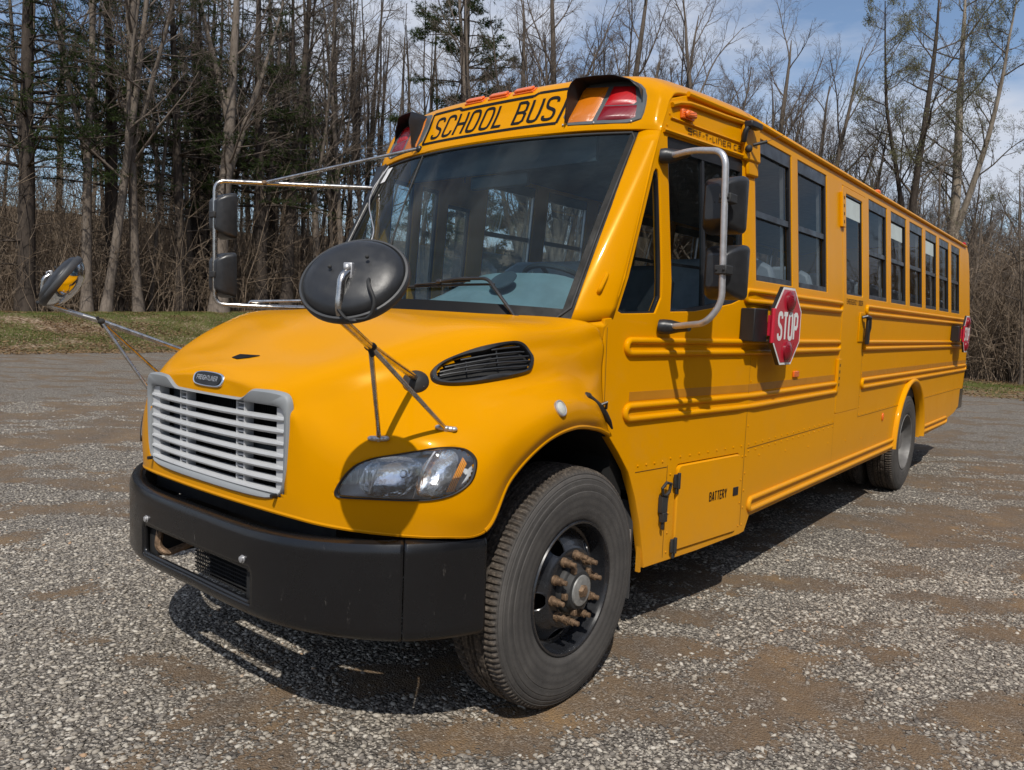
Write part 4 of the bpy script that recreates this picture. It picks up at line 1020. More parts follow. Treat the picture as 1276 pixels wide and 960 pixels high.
side_window(.84, 1.08, .7, 2.60, SD(-1), mid=None, name='door_window', top=.03); side_window(1.15, 1.36, .7, 2.60, SD(-1), mid=None, name='door_window', top=.03); side_window(1.46, 1.75, 1.4, 2.52, SD(-1), mid=None, name='door_window', top=.03)
# driver's window
mb = MB(); m_ = len(driver); dins = inset2(driver, .024); dins = [(y, min(z, 2.565)) for y, z in dins]
mb.add([F(y, z, -.006) for y, z in driver] + [F(y, z, -.010) for y, z in dins] + [F(y, z, -.034) for y, z in dins], [(k * m_ + i, k * m_ + (i + 1) % m_, (k + 1) * m_ + (i + 1) % m_, (k + 1) * m_ + i) for k in range(2) for i in range(m_)])
bar(mb, 1.135, 1.157, 1.78, 2.57, -.034, -.012); bar(mb, .84, 1.135, 1.985, 2.0, -.038, -.028)
dw = mb.build('driver_window', M['frame'], BUS, 0)
for a, b in ((.824, 1.138), (1.152, 1.52)):
    m2 = MB(); m2.add([F(y, z, -.024) for z in (1.765 if a < 1 else 1.80, 2.0, 2.3, 2.58) for y in (a, b)], [(2 * i, 2 * i + 1, 2 * i + 3, 2 * i + 2) for i in range(3)]); m2.build('pane', M['pane'], dw, 0)
qc = (.40, 1.98)
mb = MB(); ring_a = [F(y, z, -.008) for y, z in quarter]; ring_b = [F(y + (.62 - y) * .10, z + (1.98 - z) * .05, -.010) for y, z in quarter]; ring_c = [F(y + (.62 - y) * .10, z + (1.98 - z) * .05, -.03) for y, z in quarter]; m_ = len(quarter)
mb.add(ring_a + ring_b + ring_c, [(k * m_ + i, k * m_ + (i + 1) % m_, (k + 1) * m_ + (i + 1) % m_, (k + 1) * m_ + i) for k in range(2) for i in range(m_)])
qw = mb.build('quarter_window', M['frame'], BUS, 0)
mb = MB(); mb.add([F(y, z, -.02) for y, z in quarter] + [F(.64, 1.95, -.02)], [(i, (i + 1) % m_, m_) for i in range(m_)]); mb.build('pane', M['pane'], qw, 0)
# emergency door
dm = plate(rrect(EDO[0] + .008, EDO[1] - .008, EDO[2] + .008, EDO[3] - .008, .02), [rrect(3.515, 3.985, 1.965, 2.745, .02)], .040, .004)
bm = bmesh.new(); bm.from_mesh(dm); bpy.data.meshes.remove(dm); bmesh.ops.triangulate(bm, faces=[f for f in bm.faces if len(f.verts) > 4])
for z in (1.9, 2.2, 2.5): bmesh.ops.bisect_plane(bm, geom=bm.verts[:] + bm.edges[:] + bm.faces[:], plane_co=(0, z, 0), plane_no=(0, 1, 0))
for v in bm.verts: v.co = Vector(F(v.co.x, v.co.y, v.co.z - .018))
ed = bm_obj(bm, 'emergency_door', M['yellow_lifted'], BUS, 25)
mb = MB(); bar(mb, 3.515, 3.53, 1.965, 2.745, -.03, -.004); bar(mb, 3.97, 3.985, 1.965, 2.745, -.03, -.004); bar(mb, 3.53, 3.97, 1.965, 1.98, -.03, -.004); bar(mb, 3.53, 3.97, 2.73, 2.745, -.03, -.004); mb.build('door_window_frame', M['frame'], ed, 0)
mb = MB(); mb.add([F(y, z, -.014) for z in (1.98, 2.2, 2.5, 2.73) for y in (3.53, 3.97)], [(2 * i, 2 * i + 1, 2 * i + 3, 2 * i + 2) for i in range(3)]); mb.build('door_pane', M['pane'], ed, 0)
mb = MB(); bar(mb, 3.54, 3.96, 2.57, 2.72, -.0135, -.0120); mb.build('pane_reflection', M['overlay'], ed, 0)  # painted reflection on the door glass
mb = MB(); bar(mb, 3.435, 4.06, 2.0, 2.02, .001, .002); 
MB().box(3.36, 3.44, 2.47, 2.73, .0, .022, lambda y, z, o: F(y, z, o)).build('door_hinge', M['yellow_lifted'], ed, 0, bevel=.004)
MB().box(3.36, 3.44, 1.22, 1.47, .0, .022, lambda y, z, o: F(y, z, o)).build('door_hinge', M['yellow_lifted'], ed, 0, bevel=.004)
mb = MB()
for z in (1.26, 1.31, 1.36, 1.41, 2.50, 2.56, 2.62, 2.68): mb.box(3.39, 3.41, z, z + .022, .022, .024, lambda y, z, o: F(y, z, o))
mb.build('hinge_slots', M['seam'], ed, 0)
letters(MB(), 'EMERGENCY DOOR', 3.52, 3.98, 1.895, 1.935, lambda y, z, o: F(y, z, .003 + o), .16, .2).build('emergency_lettering', M['lettering'], ed, 0)
MB().box(3.90, 4.06, 1.60, 1.84, .001, .010, lambda y, z, o: F(y, z, o)).build('handle_plate', M['yellow_lifted'], ed, bevel=.004)
MB().tube([F(3.94, 1.80, .015), F(3.96, 1.81, .045), F(4.03, 1.80, .05), F(4.05, 1.72, .045), F(4.05, 1.62, .03)], [.012, .014, .018, .020, .016], 8).build('door_handle', M['black'], ed)
MB().box(4.00, 4.065, 1.58, 1.80, .03, .055, lambda y, z, o: F(y, z, o)).build('handle_guard', M['black'], ed, bevel=.006)
# battery door
bp_ = rrect(.963, 1.604, .476, .940, .028)
bdoor = MB(); bm_ = len(bp_)
bdoor.add([F(y, z, -.01) for y, z in bp_] + [F(y, z, .006) for y, z in bp_] + [F(1.283 + (y - 1.283) * .982, .708 + (z - .708) * .974, .012) for y, z in bp_], [(k * bm_ + i, k * bm_ + (i + 1) % bm_, (k + 1) * bm_ + (i + 1) % bm_, (k + 1) * bm_ + i) for k in range(2) for i in range(bm_)] + [tuple(range(2 * bm_, 3 * bm_))])
bd = bdoor.build('battery_door', M['yellow_lifted'], BUS, 30)
letters(MB(), 'BATTERY', 1.282, 1.465, .701, .752, lambda y, z, o: F(y, z, .0135 + o), .15, .18).build('battery_lettering', M['lettering'], bd, 0)
MB().box(1.535, 1.592, .698, .748, .012, .016, lambda y, z, o: F(y, z, o)).build('door_latch', M['frame'], bd, bevel=.004)
for z in (.515, .865):
    mb = MB(); mb.box(.925, .975, z - .040, z + .032, .010, .022, lambda y, z, o: F(y, z, o)); mb.cyl(F(.950, z - .045, .026), F(.950, z + .04, .026), .010, 8); mb.box(.940, .962, z - .075, z - .045, .012, .02, lambda y, z, o: F(y, z, o)); mb.build('door_hinge', M['rubber'], bd, bevel=.002)
mb = MB(); mb.tube([F(.805, .81, .03), F(.79, .845, .035), F(.825, .87, .035), F(.865, .86, .035), F(.86, .815, .03), F(.83, .80, .03)], .009, 8, closed=True)
mb.box(.805, .855, .71, .80, .006, .03, lambda y, z, o: F(y, z, o)); mb.box(.81, .85, .66, .71, .012, .035, lambda y, z, o: F(y, z, o)); mb.cyl(F(.828, .66, .02), F(.83, .62, .02), .009, 8); mb.build('rubber_hasp', M['rubber'], BUS, bevel=.002)
# drip moulding, name band, marker above the driver's window
mb = MB(); P = [F(y, z, .010) for y, z in ((.835, 2.785), (.90, 2.808), (.99, 2.824), (1.1, 2.828), (1.345, 2.832), (1.66, 2.845))]
mb.tube(P, .013, 8); mb.build('cab_drip_rail', M['yellow'], BUS)
mb = MB(); mb.tube([F(y, z, .004) for y, z in ((.83, 2.722), (1.0, 2.722), (1.3, 2.722), (1.53, 2.722))], .006, 6); mb.tube([F(y, z, .006) for y, z in ((.765, 2.648), (.9, 2.648), (1.2, 2.650), (1.56, 2.652))], .012, 6); mb.build('name_band_moulding', M['yellow'], BUS)
letters(MB(), 'c2', 1.438, 1.510, 2.672, 2.702, lambda y, z, o: F(y, z, .003 + o), .15, .22).build('model_lettering', M['lettering'], LEFT, 0)
letters(MB(), 'saF-T-LIner', .985, 1.405, 2.672, 2.702, lambda y, z, o: F(y, z, .003 + o), .15, .22).build('name_lettering', M['lettering'], LEFT, 0)
c = F(.86, 2.715, .0); mk = MB().box(.915, 1.02, 2.738, 2.784, 0, .02, lambda y, z, o: F(y, z, o)).build('clearance_lamp', M['orange'], BUS, bevel=.004)
MB().box(.925, 1.01, 2.742, 2.780, .02, .045, lambda y, z, o: F(y, z, o)).build('clearance_lens', M['orange'], mk, bevel=.012)
for y in (4.55, 9.1):
    c = F(y, 2.905, -.02); MB().ball(c, .035, 10, (.9, 1.3, .8)).build('side_roof_lamp', M['redlens'] if y > 6 else M['orange'], BUS)
MB().box(2.40, 2.50, 1.365, 1.405, .001, .014, lambda y, z, o: F(y, z, o)).build('side_marker', M['orange'], BUS, bevel=.004)
MB().ball(F(4.95, .90, .004), .030, 12, (.4, .8, 1.3)).build('side_reflector', M['orange'], BUS)
# pod lamp bracket behind the driver's window
mb = MB(); mb.box(1.52, 1.70, 2.63, 2.83, -.004, .030, lambda y, z, o: F(y, z, o)); mb.box(1.56, 1.69, 2.55, 2.66, -.004, .02, lambda y, z, o: F(y, z, o)); pod = mb.build('camera_bracket', M['yellow'], BUS, bevel=.012)
mb = MB(); mb.tube(rnd_path([F(1.49, 2.72, .03), F(1.48, 2.79, .05), F(1.54, 2.83, .07), F(1.60, 2.82, .07)], .04), .017, 8); mb.box(1.48, 1.60, 2.80, 2.835, .04, .09, lambda y, z, o: F(y, z, o)); mb.build('spot_lamp', M['black'], pod, bevel=.012)
MB().cyl(F(1.56, 2.715, .05), F(1.60, 2.735, .11), .009, 10).build('antenna_base', M['rubber'], pod); MB().cyl(F(1.60, 2.735, .11), F(1.76, 2.83, .26), .0012, 5).build('antenna', M['rubber'], pod); MB().ball(F(1.53, 2.69, .04), .022, 10).build('antenna_mount', M['rubber'], pod)

# stop arms
def stop_arm(yc, zc, off):
    G = lambda y, z, o: F(yc + y, zc + z, o)
    R = .232; oc = [(R * math.cos(math.radians(22.5 + 45 * i)) / math.cos(math.radians(22.5)), R * math.sin(math.radians(22.5 + 45 * i)) / math.cos(math.radians(22.5))) for i in range(8)]
    def ngon(poly, o0, o1, mat, name, par, **k):
        m = MB(); n_ = len(poly); m.add([G(y, z, o0) for y, z in poly] + [G(y, z, o1) for y, z in poly], [tuple(range(n_)), tuple(range(n_, 2 * n_))] + [(i, (i + 1) % n_, n_ + (i + 1) % n_, n_ + i) for i in range(n_)]); return m.build(name, mat, par, **k)
    sg = ngon(oc, off, off + .022, M['black'], 'stop_arm', BUS, smooth=0)
    ngon([(a * .99, b * .99) for a, b in oc], off + .0225, off + .0240, M['white'], 'sign_border', sg, smooth=0)
    ngon([(a * .93, b * .93) for a, b in oc], off + .0242, off + .0255, M['red'], 'sign_face', sg, smooth=0)
    letters(MB(), 'STOP', -.165, .165, -.078, .078, lambda y, z, o: G(y, z, off + .0262 + o), .17, .16).build('stop_lettering', M['white'], sg, 0)
    for z in (.150, -.150):
        c = G(0.01, z, off + .024); MB().lathe([(.0, .060), (.012, .060), (.020, .052), (.028, .030), (.030, .001)], c, (1, 0, 0), 28).build('stop_lamp', M['darkred'], sg)
    mb = MB(); mb.box(-.385, -.235, -.095, .095, .002, off - .01, lambda y, z, o: G(y, z, o)); m_ = mb.build('arm_motor', M['black'], sg, bevel=.006)
    mb = MB(); mb.box(-.238, -.228, -.06, .06, off - .01, off + .020, lambda y, z, o: G(y, z, o)); mb.cyl(G(-.235, -.10, off + .02), G(-.235, .10, off + .02), .013, 10); mb.build('arm_hinge', M['red'], sg, bevel=.002)
    return sg
stop_arm(1.895, 1.700, .098)
stop_arm(8.47, 1.703, .098)
# rear end
mb = MB(); vs = []; fs = []
prof = [(1.22, 9.40), (1.17, 9.46), (1.05, 9.53), (.8, 9.56), (0, 9.57)]
zz = [(.955, 0), (1.9, 0), (2.5, -.03), (2.8, -.10)]
for z, dy in zz:
    k = sx(z) / 1.22
    for x, y in prof: vs.append((x * k, y + dy, z))
    for x, y in prof[::-1][1:]: vs.append((-x * k, y + dy, z))
w_ = len(prof) * 2 - 1
for i in range(3):
    for j in range(w_ - 1): fs.append((i * w_ + j, i * w_ + j + 1, (i + 1) * w_ + j + 1, (i + 1) * w_ + j))
MB().add(vs, fs).build('rear_panel', M['yellow_lifted'], BUS, 50)
MB().box(-1.19, 1.19, 9.19, 9.66, .66, .945).build('rear_bumper', M['bumper'], BUS, bevel=.02)

# A pillars and windshield
def wsp(sn, t, off=0.0):   # sn -1..1 across, t 0..1 up
    xb = .945 * sn; xt = .945 * sn; x = xb + (xt - xb) * t
    yb = -.125 + .305 * abs(sn) ** 2.2; yt = .548 + .185 * abs(sn) ** 2.2; y = yb + (yt - yb) * t - .012 * math.sin(math.pi * t)
    z = 1.700 - .028 * abs(sn) ** 2 + t * (.953 + .026 * abs(sn) ** 2)
    return (x + off * .12 * sn, y - off * .82, z + off * .57)
def ws_sheet(s0, s1, t0, t1, off, mat, name, par, ns=30, ntt=10):
    vs = []; fs = []
    for i in range(ns + 1):
        for j in range(ntt + 1): vs.append(wsp(s0 + (s1 - s0) * i / ns, t0 + (t1 - t0) * j / ntt, off))
    for i in range(ns):
        for j in range(ntt): fs.append((i * (ntt + 1) + j, (i + 1) * (ntt + 1) + j, (i + 1) * (ntt + 1) + j + 1, i * (ntt + 1) + j + 1))
    return MB().add(vs, fs).build(name, mat, par, 80)
wsn = ws_sheet(-.975, .975, .045, .975, 0, M['windshield'], 'windshield', BUS)
loop = [wsp(s_, .0, .004) for s_ in np.linspace(-.93, .93, 24)] + [wsp(.985, t, .004) for t in np.linspace(.07, .95, 12)] + [wsp(s_, .985, .003) for s_ in np.linspace(.96, -.96, 24)] + [wsp(-.985, t, .004) for t in np.linspace(.95, .07, 12)]
MB().tube(loop, .007, 8, closed=True).build('windshield_seal', M['rubber'], wsn, 60)
for a in ((-1, -.955, .03, 1.0), (.955, 1, .03, 1.0)): ws_sheet(*a, .003, M['lettering'], 'glass_border', wsn, 3, 12)
ws_sheet(-1, 1, .0, .062, .003, M['lettering'], 'glass_border', wsn, 30, 3)
MB().tube([wsp(-.49 + .44 * (1 - t) - .02 * math.sin(t * 3.1), t, .003) for t in np.linspace(.03, .985, 14)], .0055, 6).build('glass_joint', M['rubber'], wsn)
for s in (1, -1):
    vs = []; fs = []; NT_ = 16; NS_ = 9
    for i in range(NT_ + 1):
        t = i / NT_; I = Vector(wsp(.985, t, .0)); zo = 1.70 + (2.640 - 1.70) * t; yo = .366 + (.748 - .366) * t; O = Vector((side_x(yo, zo) + .002, yo, zo))
        I = I + Vector((-.0, 0, 0)); Cm = (I + O) / 2 + (Vector((.022, -.028, .0)) if s > 0 else Vector((-.02, .02, 0)))
        for j in range(NS_ + 1):
            u = j / NS_; p = I * (1 - u) ** 2 + Cm * 2 * u * (1 - u) + O * u * u; vs.append((p.x * s, p.y, p.z))
    for i in range(NT_):
        for j in range(NS_): fs.append((i * (NS_ + 1) + j, i * (NS_ + 1) + j + 1, (i + 1) * (NS_ + 1) + j + 1, (i + 1) * (NS_ + 1) + j))
    m = MB().add(vs, fs).build('windshield_pillar', M['yellow'] if s > 0 else M['plastic'], BUS, 60); q = m.modifiers.new('solid', 'SOLIDIFY'); q.thickness = .03; q.offset = -1 if s > 0 else 1
    # cowl corner closing pillar foot, hood and side
    MB().add([(s * a, b, c_) for a, b, c_ in ((.93, .145, 1.668), (1.052, .300, 1.665), (1.058, .37, 1.703), (.945, .20, 1.690), (.93, .18, 1.60), (1.045, .300, 1.60), (1.05, .37, 1.60), (.93, .30, 1.60))], [(0, 1, 2, 3), (4, 5, 6, 7), (0, 4, 5, 1), (1, 5, 6, 2), (2, 6, 7, 3), (3, 7, 4, 0)]).build('cowl_corner', M['yellow'], BUS, bevel=.006)
    # grab handle on the pillar
    a = Vector(wsp(1.06, .13, .02)); b = Vector(wsp(1.06, .25, .02))
    if s > 0: MB().tube(rnd_path([tuple(a + Vector((-.015, .06, 0))), tuple(a + Vector((.015, .03, .02))), tuple(b + Vector((.015, .03, -.02))), tuple(b + Vector((-.015, .06, 0)))], .02), .010, 8).build('grab_handle', M['yellow'], BUS)
# header strip between glass and cap, cowl below glass
MB().tube([(wsp(s_, 1.0, 0)[0], wsp(s_, 1.0, 0)[1] + .012, wsp(s_, 1.0, 0)[2] + .012) for s_ in np.linspace(-1, 1, 30)], .014, 8).build('header_trim', M['yellow'], BUS)
vs = []; 
for s_ in np.linspace(-1, 1, 40):
    p = wsp(s_, 0); vs += [(p[0], p[1] - .035, p[2] - .012), (p[0], p[1] + .05, p[2] + .005), (p[0], p[1] + .05, p[2] - .08)]
MB().add(vs, [(3 * i + j, 3 * i + j + 1, 3 * i + j + 4, 3 * i + j + 3) for i in range(39) for j in (0, 1)]).build('cowl', M['black'], BUS)
# wipers
def wiper(pv, tip_a, tip_b, par=BUS):
    w = MB().tube([wsp(*pv, .035), wsp((pv[0] * .4 + (tip_a[0] + tip_b[0]) * .3), (pv[1] * .4 + (tip_a[1] + tip_b[1]) * .3), .045), wsp((tip_a[0] + tip_b[0]) / 2, (tip_a[1] + tip_b[1]) / 2, .03)], [.011, .009, .006], 8).build('wiper', M['plastic'], par)
    MB().tube([wsp(tip_a[0] + (tip_b[0] - tip_a[0]) * t, tip_a[1] + (tip_b[1] - tip_a[1]) * t, .016) for t in np.linspace(0, 1, 10)], .0065, 6).build('wiper_blade', M['rubber'], w)
    MB().tube([wsp(tip_a[0] + (tip_b[0] - tip_a[0]) * t, tip_a[1] + (tip_b[1] - tip_a[1]) * t, .028) for t in np.linspace(.2, .8, 10)], .004, 6).build('wiper_yoke', M['plastic'], w)
    MB().ball(wsp(*pv, .02), .020, 10).build('wiper_pivot', M['rubber'], w)
W1 = MB().tube(rnd_path([wsp(.79, -.01, .02), wsp(.70, .07, .05), wsp(.60, .155, .05), wsp(.45, .150, .045), wsp(.33, .140, .03)], .03), .0085, 8).build('wiper', M['plastic'], BUS)
MB().tube([wsp(.62 + (.07 - .62) * t, .150 - .035 * t, .014) for t in np.linspace(0, 1, 12)], .0065, 6).build('wiper_blade', M['rubber'], W1)
MB().tube([wsp(.50 + (.18 - .50) * t, .152 - .03 * t, .028) for t in np.linspace(0, 1, 8)], .005, 6).build('wiper_yoke', M['plastic'], W1)
MB().ball(wsp(.33, .14, .03), .014, 8, (1.6, 1, 1)).build('wiper_clip', M['plastic'], W1); MB().ball(wsp(.79, -.01, .02), .020, 10).build('wiper_pivot', M['rubber'], W1)
wiper((-.42, .01), (-.97, .12), (-.60, .10))
MB().tube(rnd_path([wsp(-.92, .97, .02), wsp(-.985, .82, .03), wsp(-.93, .74, .03), wsp(-.80, .65, .03), wsp(-.46, .45, .03), wsp(-.40, .30, .02)], .05), .0035, 6).build('windshield_cable', M['alu'], wsn)
ws_sheet(-.955, -.87, .86, .965, .006, M['white'], 'inspection_sticker', wsn, 3, 3)

# bumper
BP = [(0, -1.125), (.25, -1.123), (.45, -1.112), (.60, -1.085), (.75, -1.03), (.88, -.955), (.99, -.865), (1.07, -.76), (1.115, -.67), (1.15, -.59)]
bp2 = np.array([(x, y, 0) for x, y in BP]); bpc = cr(bp2, 8, 0, 'x')
cum = np.concatenate([[0], np.cumsum(np.hypot(*np.diff(bpc[:, :2], axis=0).T))])
def bpt(u):
    a = abs(u); x = np.interp(a, cum, bpc[:, 0]); y = np.interp(a, cum, bpc[:, 1]); x2 = np.interp(a + .01, cum, bpc[:, 0]); y2 = np.interp(a + .01, cum, bpc[:, 1])
    if a + .01 > cum[-1]: x2, y2 = x, y; x1, y1 = np.interp(a - .01, cum, bpc[:, 0]), np.interp(a - .01, cum, bpc[:, 1]); t = Vector((x2 - x1, y2 - y1))
    else: t = Vector((x2 - x, y2 - y))
    t.normalize(); nr = Vector((t.y, -t.x)); s = 1 if u >= 0 else -1
    return Vector((x * s, y)), Vector((nr.x * s, nr.y))
HOLE = rrect(-.435, .435, .563, .705, .03, 5)
bprof = [(-.06, .846), (-.025, .850), (-.008, .843), (0, .826)] + [(.002, .826 - (.826 - .545) * k / 24) for k in range(1, 24)] + [(0, .545), (-.012, .525), (-.035, .517), (-.06, .520)]
def bumper_part(u0, u1, name, par, n):
    us = np.linspace(u0, u1, n); vs = []; fs = []; m = len(bprof)
    for u in us:
        P, N_ = bpt(u); e = max(0, abs(u) - .95) * .08
        for o, z in bprof:
            zz_ = z + (.020 * min(1, max(0, (abs(u) - .4) / .7)) if z > .7 else 0) + (-.018 * min(1, abs(u) / 1.3) if z < .7 else 0.0)
            vs.append((P.x + N_.x * o, P.y + N_.y * o, zz_))
    for i in range(n - 1):
        for j in range(m - 1):
            cu_ = (us[i] + us[i + 1]) / 2; cz_ = (bprof[j][1] + bprof[j + 1][1]) / 2
            if 3 < j < m - 4 and inside(HOLE, cu_, cz_): continue
            fs.append((i * m + j, i * m + j + 1, (i + 1) * m + j + 1, (i + 1) * m + j))
    o = MB().add(vs, fs).build(name, M['bumper'], par, 40); q = o.modifiers.new('solid', 'SOLIDIFY'); q.thickness = .012; q.offset = 0; return o
UE = cum[-1]; US = float(np.interp(.995, bpc[:, 0], cum))
bump = bumper_part(-US + .002, US - .002, 'front_bumper', BUS, 160)
for s in (1, -1): bumper_part(s * (US + .002), s * UE, 'bumper_end', bump, 26)
hl = [(lambda P, N_: (P.x + N_.x * -.006, P.y + N_.y * -.006, z))(*bpt(u)) for u, z in HOLE]
MB().tube(hl, .013, 8, closed=True).build('opening_lip', M['bumper'], bump, 60)
for u in (-.388, .388):
    P, N_ = bpt(u); b_ = MB(); b_.lathe([(-.005, .016), (.006, .016), (.006, .012), (.014, .012), (.016, .006), (.016, .0005)], (P.x, P.y - .004, .732), (0, -1, 0), 12); b_.build('bumper_bolt', M['alu'], bump)
for s in (1, -1):
    MB().box(s * .36, s * .46, -1.09, -.7, .56, .80).build('bumper_bracket', M['dark'], BUS)
mb = MB().tube(rnd_path([(-.37, -1.07, .70), (-.37, -1.085, .60), (-.34, -1.06, .57), (-.32, -.95, .60)], .03), .017, 8); mb.build('tow_hook', M['rust'], BUS)
MB().tube(rnd_path([(.37, -1.02, .70), (.40, -1.085, .62), (.40, -1.03, .57)], .03), .017, 8).build('tow_hook', M['dark'], BUS)
mb = MB()
for k in range(11): mb.box(-.12, .43, -1.045, -1.040, .545 + k * .017, .549 + k * .017)
for k in range(40): mb.box(-.12 + k * .0138, -.117 + k * .0138, -1.036, -1.032, .54, .72)
mb.box(-.02, .43, -1.025, -1.01, .54, .72)
mb.build('condenser', M['dark'], BUS)
MB().box(-.70, .70, -.93, -.80, .80, .90).build('crossmember', M['dark'], BUS)

# underbody
mb = MB(); mb.box(-.45, -.37, -.90, 9.2, .62, .84); mb.box(.37, .45, -.90, 9.2, .62, .84); mb.box(-1.17, 1.17, 1.66, 9.2, .84, .90); mb.box(-1.04, 1.04, .62, 1.66, .84, .90)  # wide flat plates added beneath the floor to block light
mb.box(-.55, .55, -.75, .9, .55, 1.2); mb.box(-.9, -.45, 1.9, 3.6, .50, .85); mb.box(-1.19, 1.19, 4.5, 5.3, .7, .9); mb.box(-.9, .9, 7.0, 9.1, .6, .85); mb.cyl((-.9, 0, .52), (.9, 0, .52), .07); mb.cyl((-.9, 6.2, .53), (.9, 6.2, .53), .10); mb.ball((0, 6.2, .52), .25, 12)
mb.box(-1.0, 1.0, .50, .62, .45, 1.62); mb.box(.5, 1.08, .90, 1.6, .50, .84)
mb.build('chassis', M['dark'], BUS)
for s in (1, -1):   # inner fenders
    P = arc_pts(0, .56, .72, 8, 158, 20, .90); vs = []
    for y, z in P: vs += [(s * (1.12 if y < .1 else 1.12 - .28 * (y - .1)), y, z), (s * .58, y, z)]
    MB().add(vs, [(2 * i, 2 * i + 1, 2 * i + 3, 2 * i + 2) for i in range(len(P) - 1)]).build('inner_fender', M['dark'], BUS)
    MB().box(s * .56, s * .58, -.75, .75, .55, 1.45).build('fender_apron', M['dark'], BUS)
    P = arc_pts(AY, .55, .68, 0, 180, 16); vs = []
    for y, z in P: vs += [(s * 1.17, y, z), (s * .45, y, z)]
    MB().add(vs, [(2 * i, 2 * i + 1, 2 * i + 3, 2 * i + 2) for i in range(len(P) - 1)]).build('rear_wheel_housing', M['dark'], BUS)
    MB().box(s * .70, s * 1.055, .66, .668, .27, .78).build('mud_flap', M['mudflap'], BUS, 0)
    MB().box(s * 1.02, s * 1.062, .63, .640, .50, .64).build('flap_bracket', M['alu'], BUS, 0)
    MB().box(s * 1.066, s * 1.090, .695, .708, .41, .56).build('flap_edge', M['yellow'], BUS, 0)

# wheels
def tyre_mb(w=.275, R=.525):
    prof = [(-.013, .292), (-.003, .305), (.002, .325), (.006, .36), (.009, .40), (.008, .425), (.0055, .428), (.0065, .432), (.004, .455), (.0012, .458), (.0012, .462), (-.002, .475), (-.006, .478), (-.005, .483), (-.010, .494), (-.014, .497), (-.013, .502), (-.018, .510), (-.024, .516), (-.034, .5225)]
    tread = [(-.055, R), (-.075, R + .001), (-.078, R - .012), (-.086, R - .012), (-.089, R + .001), (-.118, R + .002), (-.121, R - .012), (-.129, R - .012), (-.132, R + .002)]
    half = prof + tread; full = half + [(-w - h, r) for h, r in half[::-1]]; n = 480
    def rf(i, k, r):
        ii = min(i, len(full) - 1 - i)
        if ii in (18, 19, 20, 21): return r - (.010 if k % 4 < 2 else 0)
        if ii == 17: return r - (.004 if k % 4 < 2 else 0)
        if ii > 20: return r - (.005 if (k + ii) % 12 < 2 else 0)
        return r
    return MB().lathe(full, (0, 0, 0), (1, 0, 0), n, rf)
RZ = .525
def front_wheel(s):
    w = bpy.data.objects.new('front_wheel', None); COL.objects.link(w); w.parent = BUS; w.location = (s * 1.158, 0, RZ); w.rotation_euler = (0, 0, 0 if s > 0 else math.pi)
    t = tyre_mb().build('tyre', M['tyre'], w, 28)
    # rim with conical disc and hand holes
    prof = [(-.035, .300), (-.010, .298), (-.001, .292), (-.003, .284), (-.018, .278), (-.050, .272), (-.085, .262), (-.090, .250), (-.075, .238), (-.060, .222), (-.046, .204), (-.034, .188), (-.024, .178), (-.020, .172), (-.020, .100)]
    P = []
    for i in range(len(prof) - 1):
        for k in range(3): t_ = k / 3; P.append((prof[i][0] * (1 - t_) + prof[i + 1][0] * t_, prof[i][1] * (1 - t_) + prof[i + 1][1] * t_))
    P.append(prof[-1]); n = 240; mb = MB().lathe(P, (0, 0, 0), (1, 0, 0), n)
    hs = [(.208 * math.cos(a), .208 * math.sin(a)) for a in [math.radians(90 + 23 + 72 * k) for k in range(5)]]
    mb.f = [f for f in mb.f if not any(math.hypot(sum(mb.v[i][1] for i in f) / 4 - hy, sum(mb.v[i][2] for i in f) / 4 - hz) < .041 and sum(mb.v[i][0] for i in f) / 4 < -.025 for hy, hz in hs)]
    rim = mb.build('rim', M['rim'], w, 40)
    for hy, hz in hs:
        rg = math.hypot(hy, hz); pts = []
        for k in range(20):
            a = 2 * math.pi * k / 20; y = hy + .041 * math.cos(a); z = hz + .041 * math.sin(a); rr = math.hypot(y, z); h = np.interp(rr, [.172, .178, .188, .204, .222, .238, .25], [-.02, -.024, -.034, -.046, -.06, -.075, -.09]); pts.append((h - .004, y, z))
        MB().tube(pts, .0052, 6, closed=True).build('hand_hole_edge', M['rim'], rim)
    MB().lathe([(-.10, .29), (-.11, .001)], (0, 0, 0), (1, 0, 0), 40).build('brake_drum', M['dark'], rim)
    hub = MB().lathe([(-.03, .112), (-.004, .110), (.004, .104), (.008, .094), (.020, .088), (.030, .082), (.034, .066), (.034, .0005)], (0, 0, 0), (1, 0, 0), 40).build('hub', M['rubber'], w, 35)
    MB().lathe([(.034, .068), (.040, .066), (.042, .058), (.042, .0005)], (0, 0, 0), (1, 0, 0), 30).build('hub_cap', M['grille_hub'], hub, 35)
    MB().lathe([(.041, .030), (.052, .028), (.057, .022), (.058, .0005)], (0, 0, 0), (1, 0, 0), 6).build('hub_plug', M['rust'], hub, 35)
    for k in range(10):
        a = math.radians(36 * k + 9); y, z = .1428 * math.cos(a), .1428 * math.sin(a)
        MB().lathe([(-.020, .022), (-.008, .0215), (-.006, .0175), (.020, .0165), (.022, .0115), (.044, .0110), (.046, .008), (.046, .0005)], (0, y, z), (1, 0, 0), 12).build('lug_nut', M['rust'], w, 35)
    for k in range(5):
        a = math.radians(72 * k + 40); MB().box(-.006, .018, -.010, .010, -.014, .014).build('hub_bolt', M['rust'], hub, loc=(.012, .098 * math.cos(a), .098 * math.sin(a)), bevel=.003)
    return w
M['grille_hub'] = simple('dull hub cap steel', (0.27, 0.27, 0.26), 0.4, metal=.3, var=.3, scale=40)
front_wheel(1); front_wheel(-1)
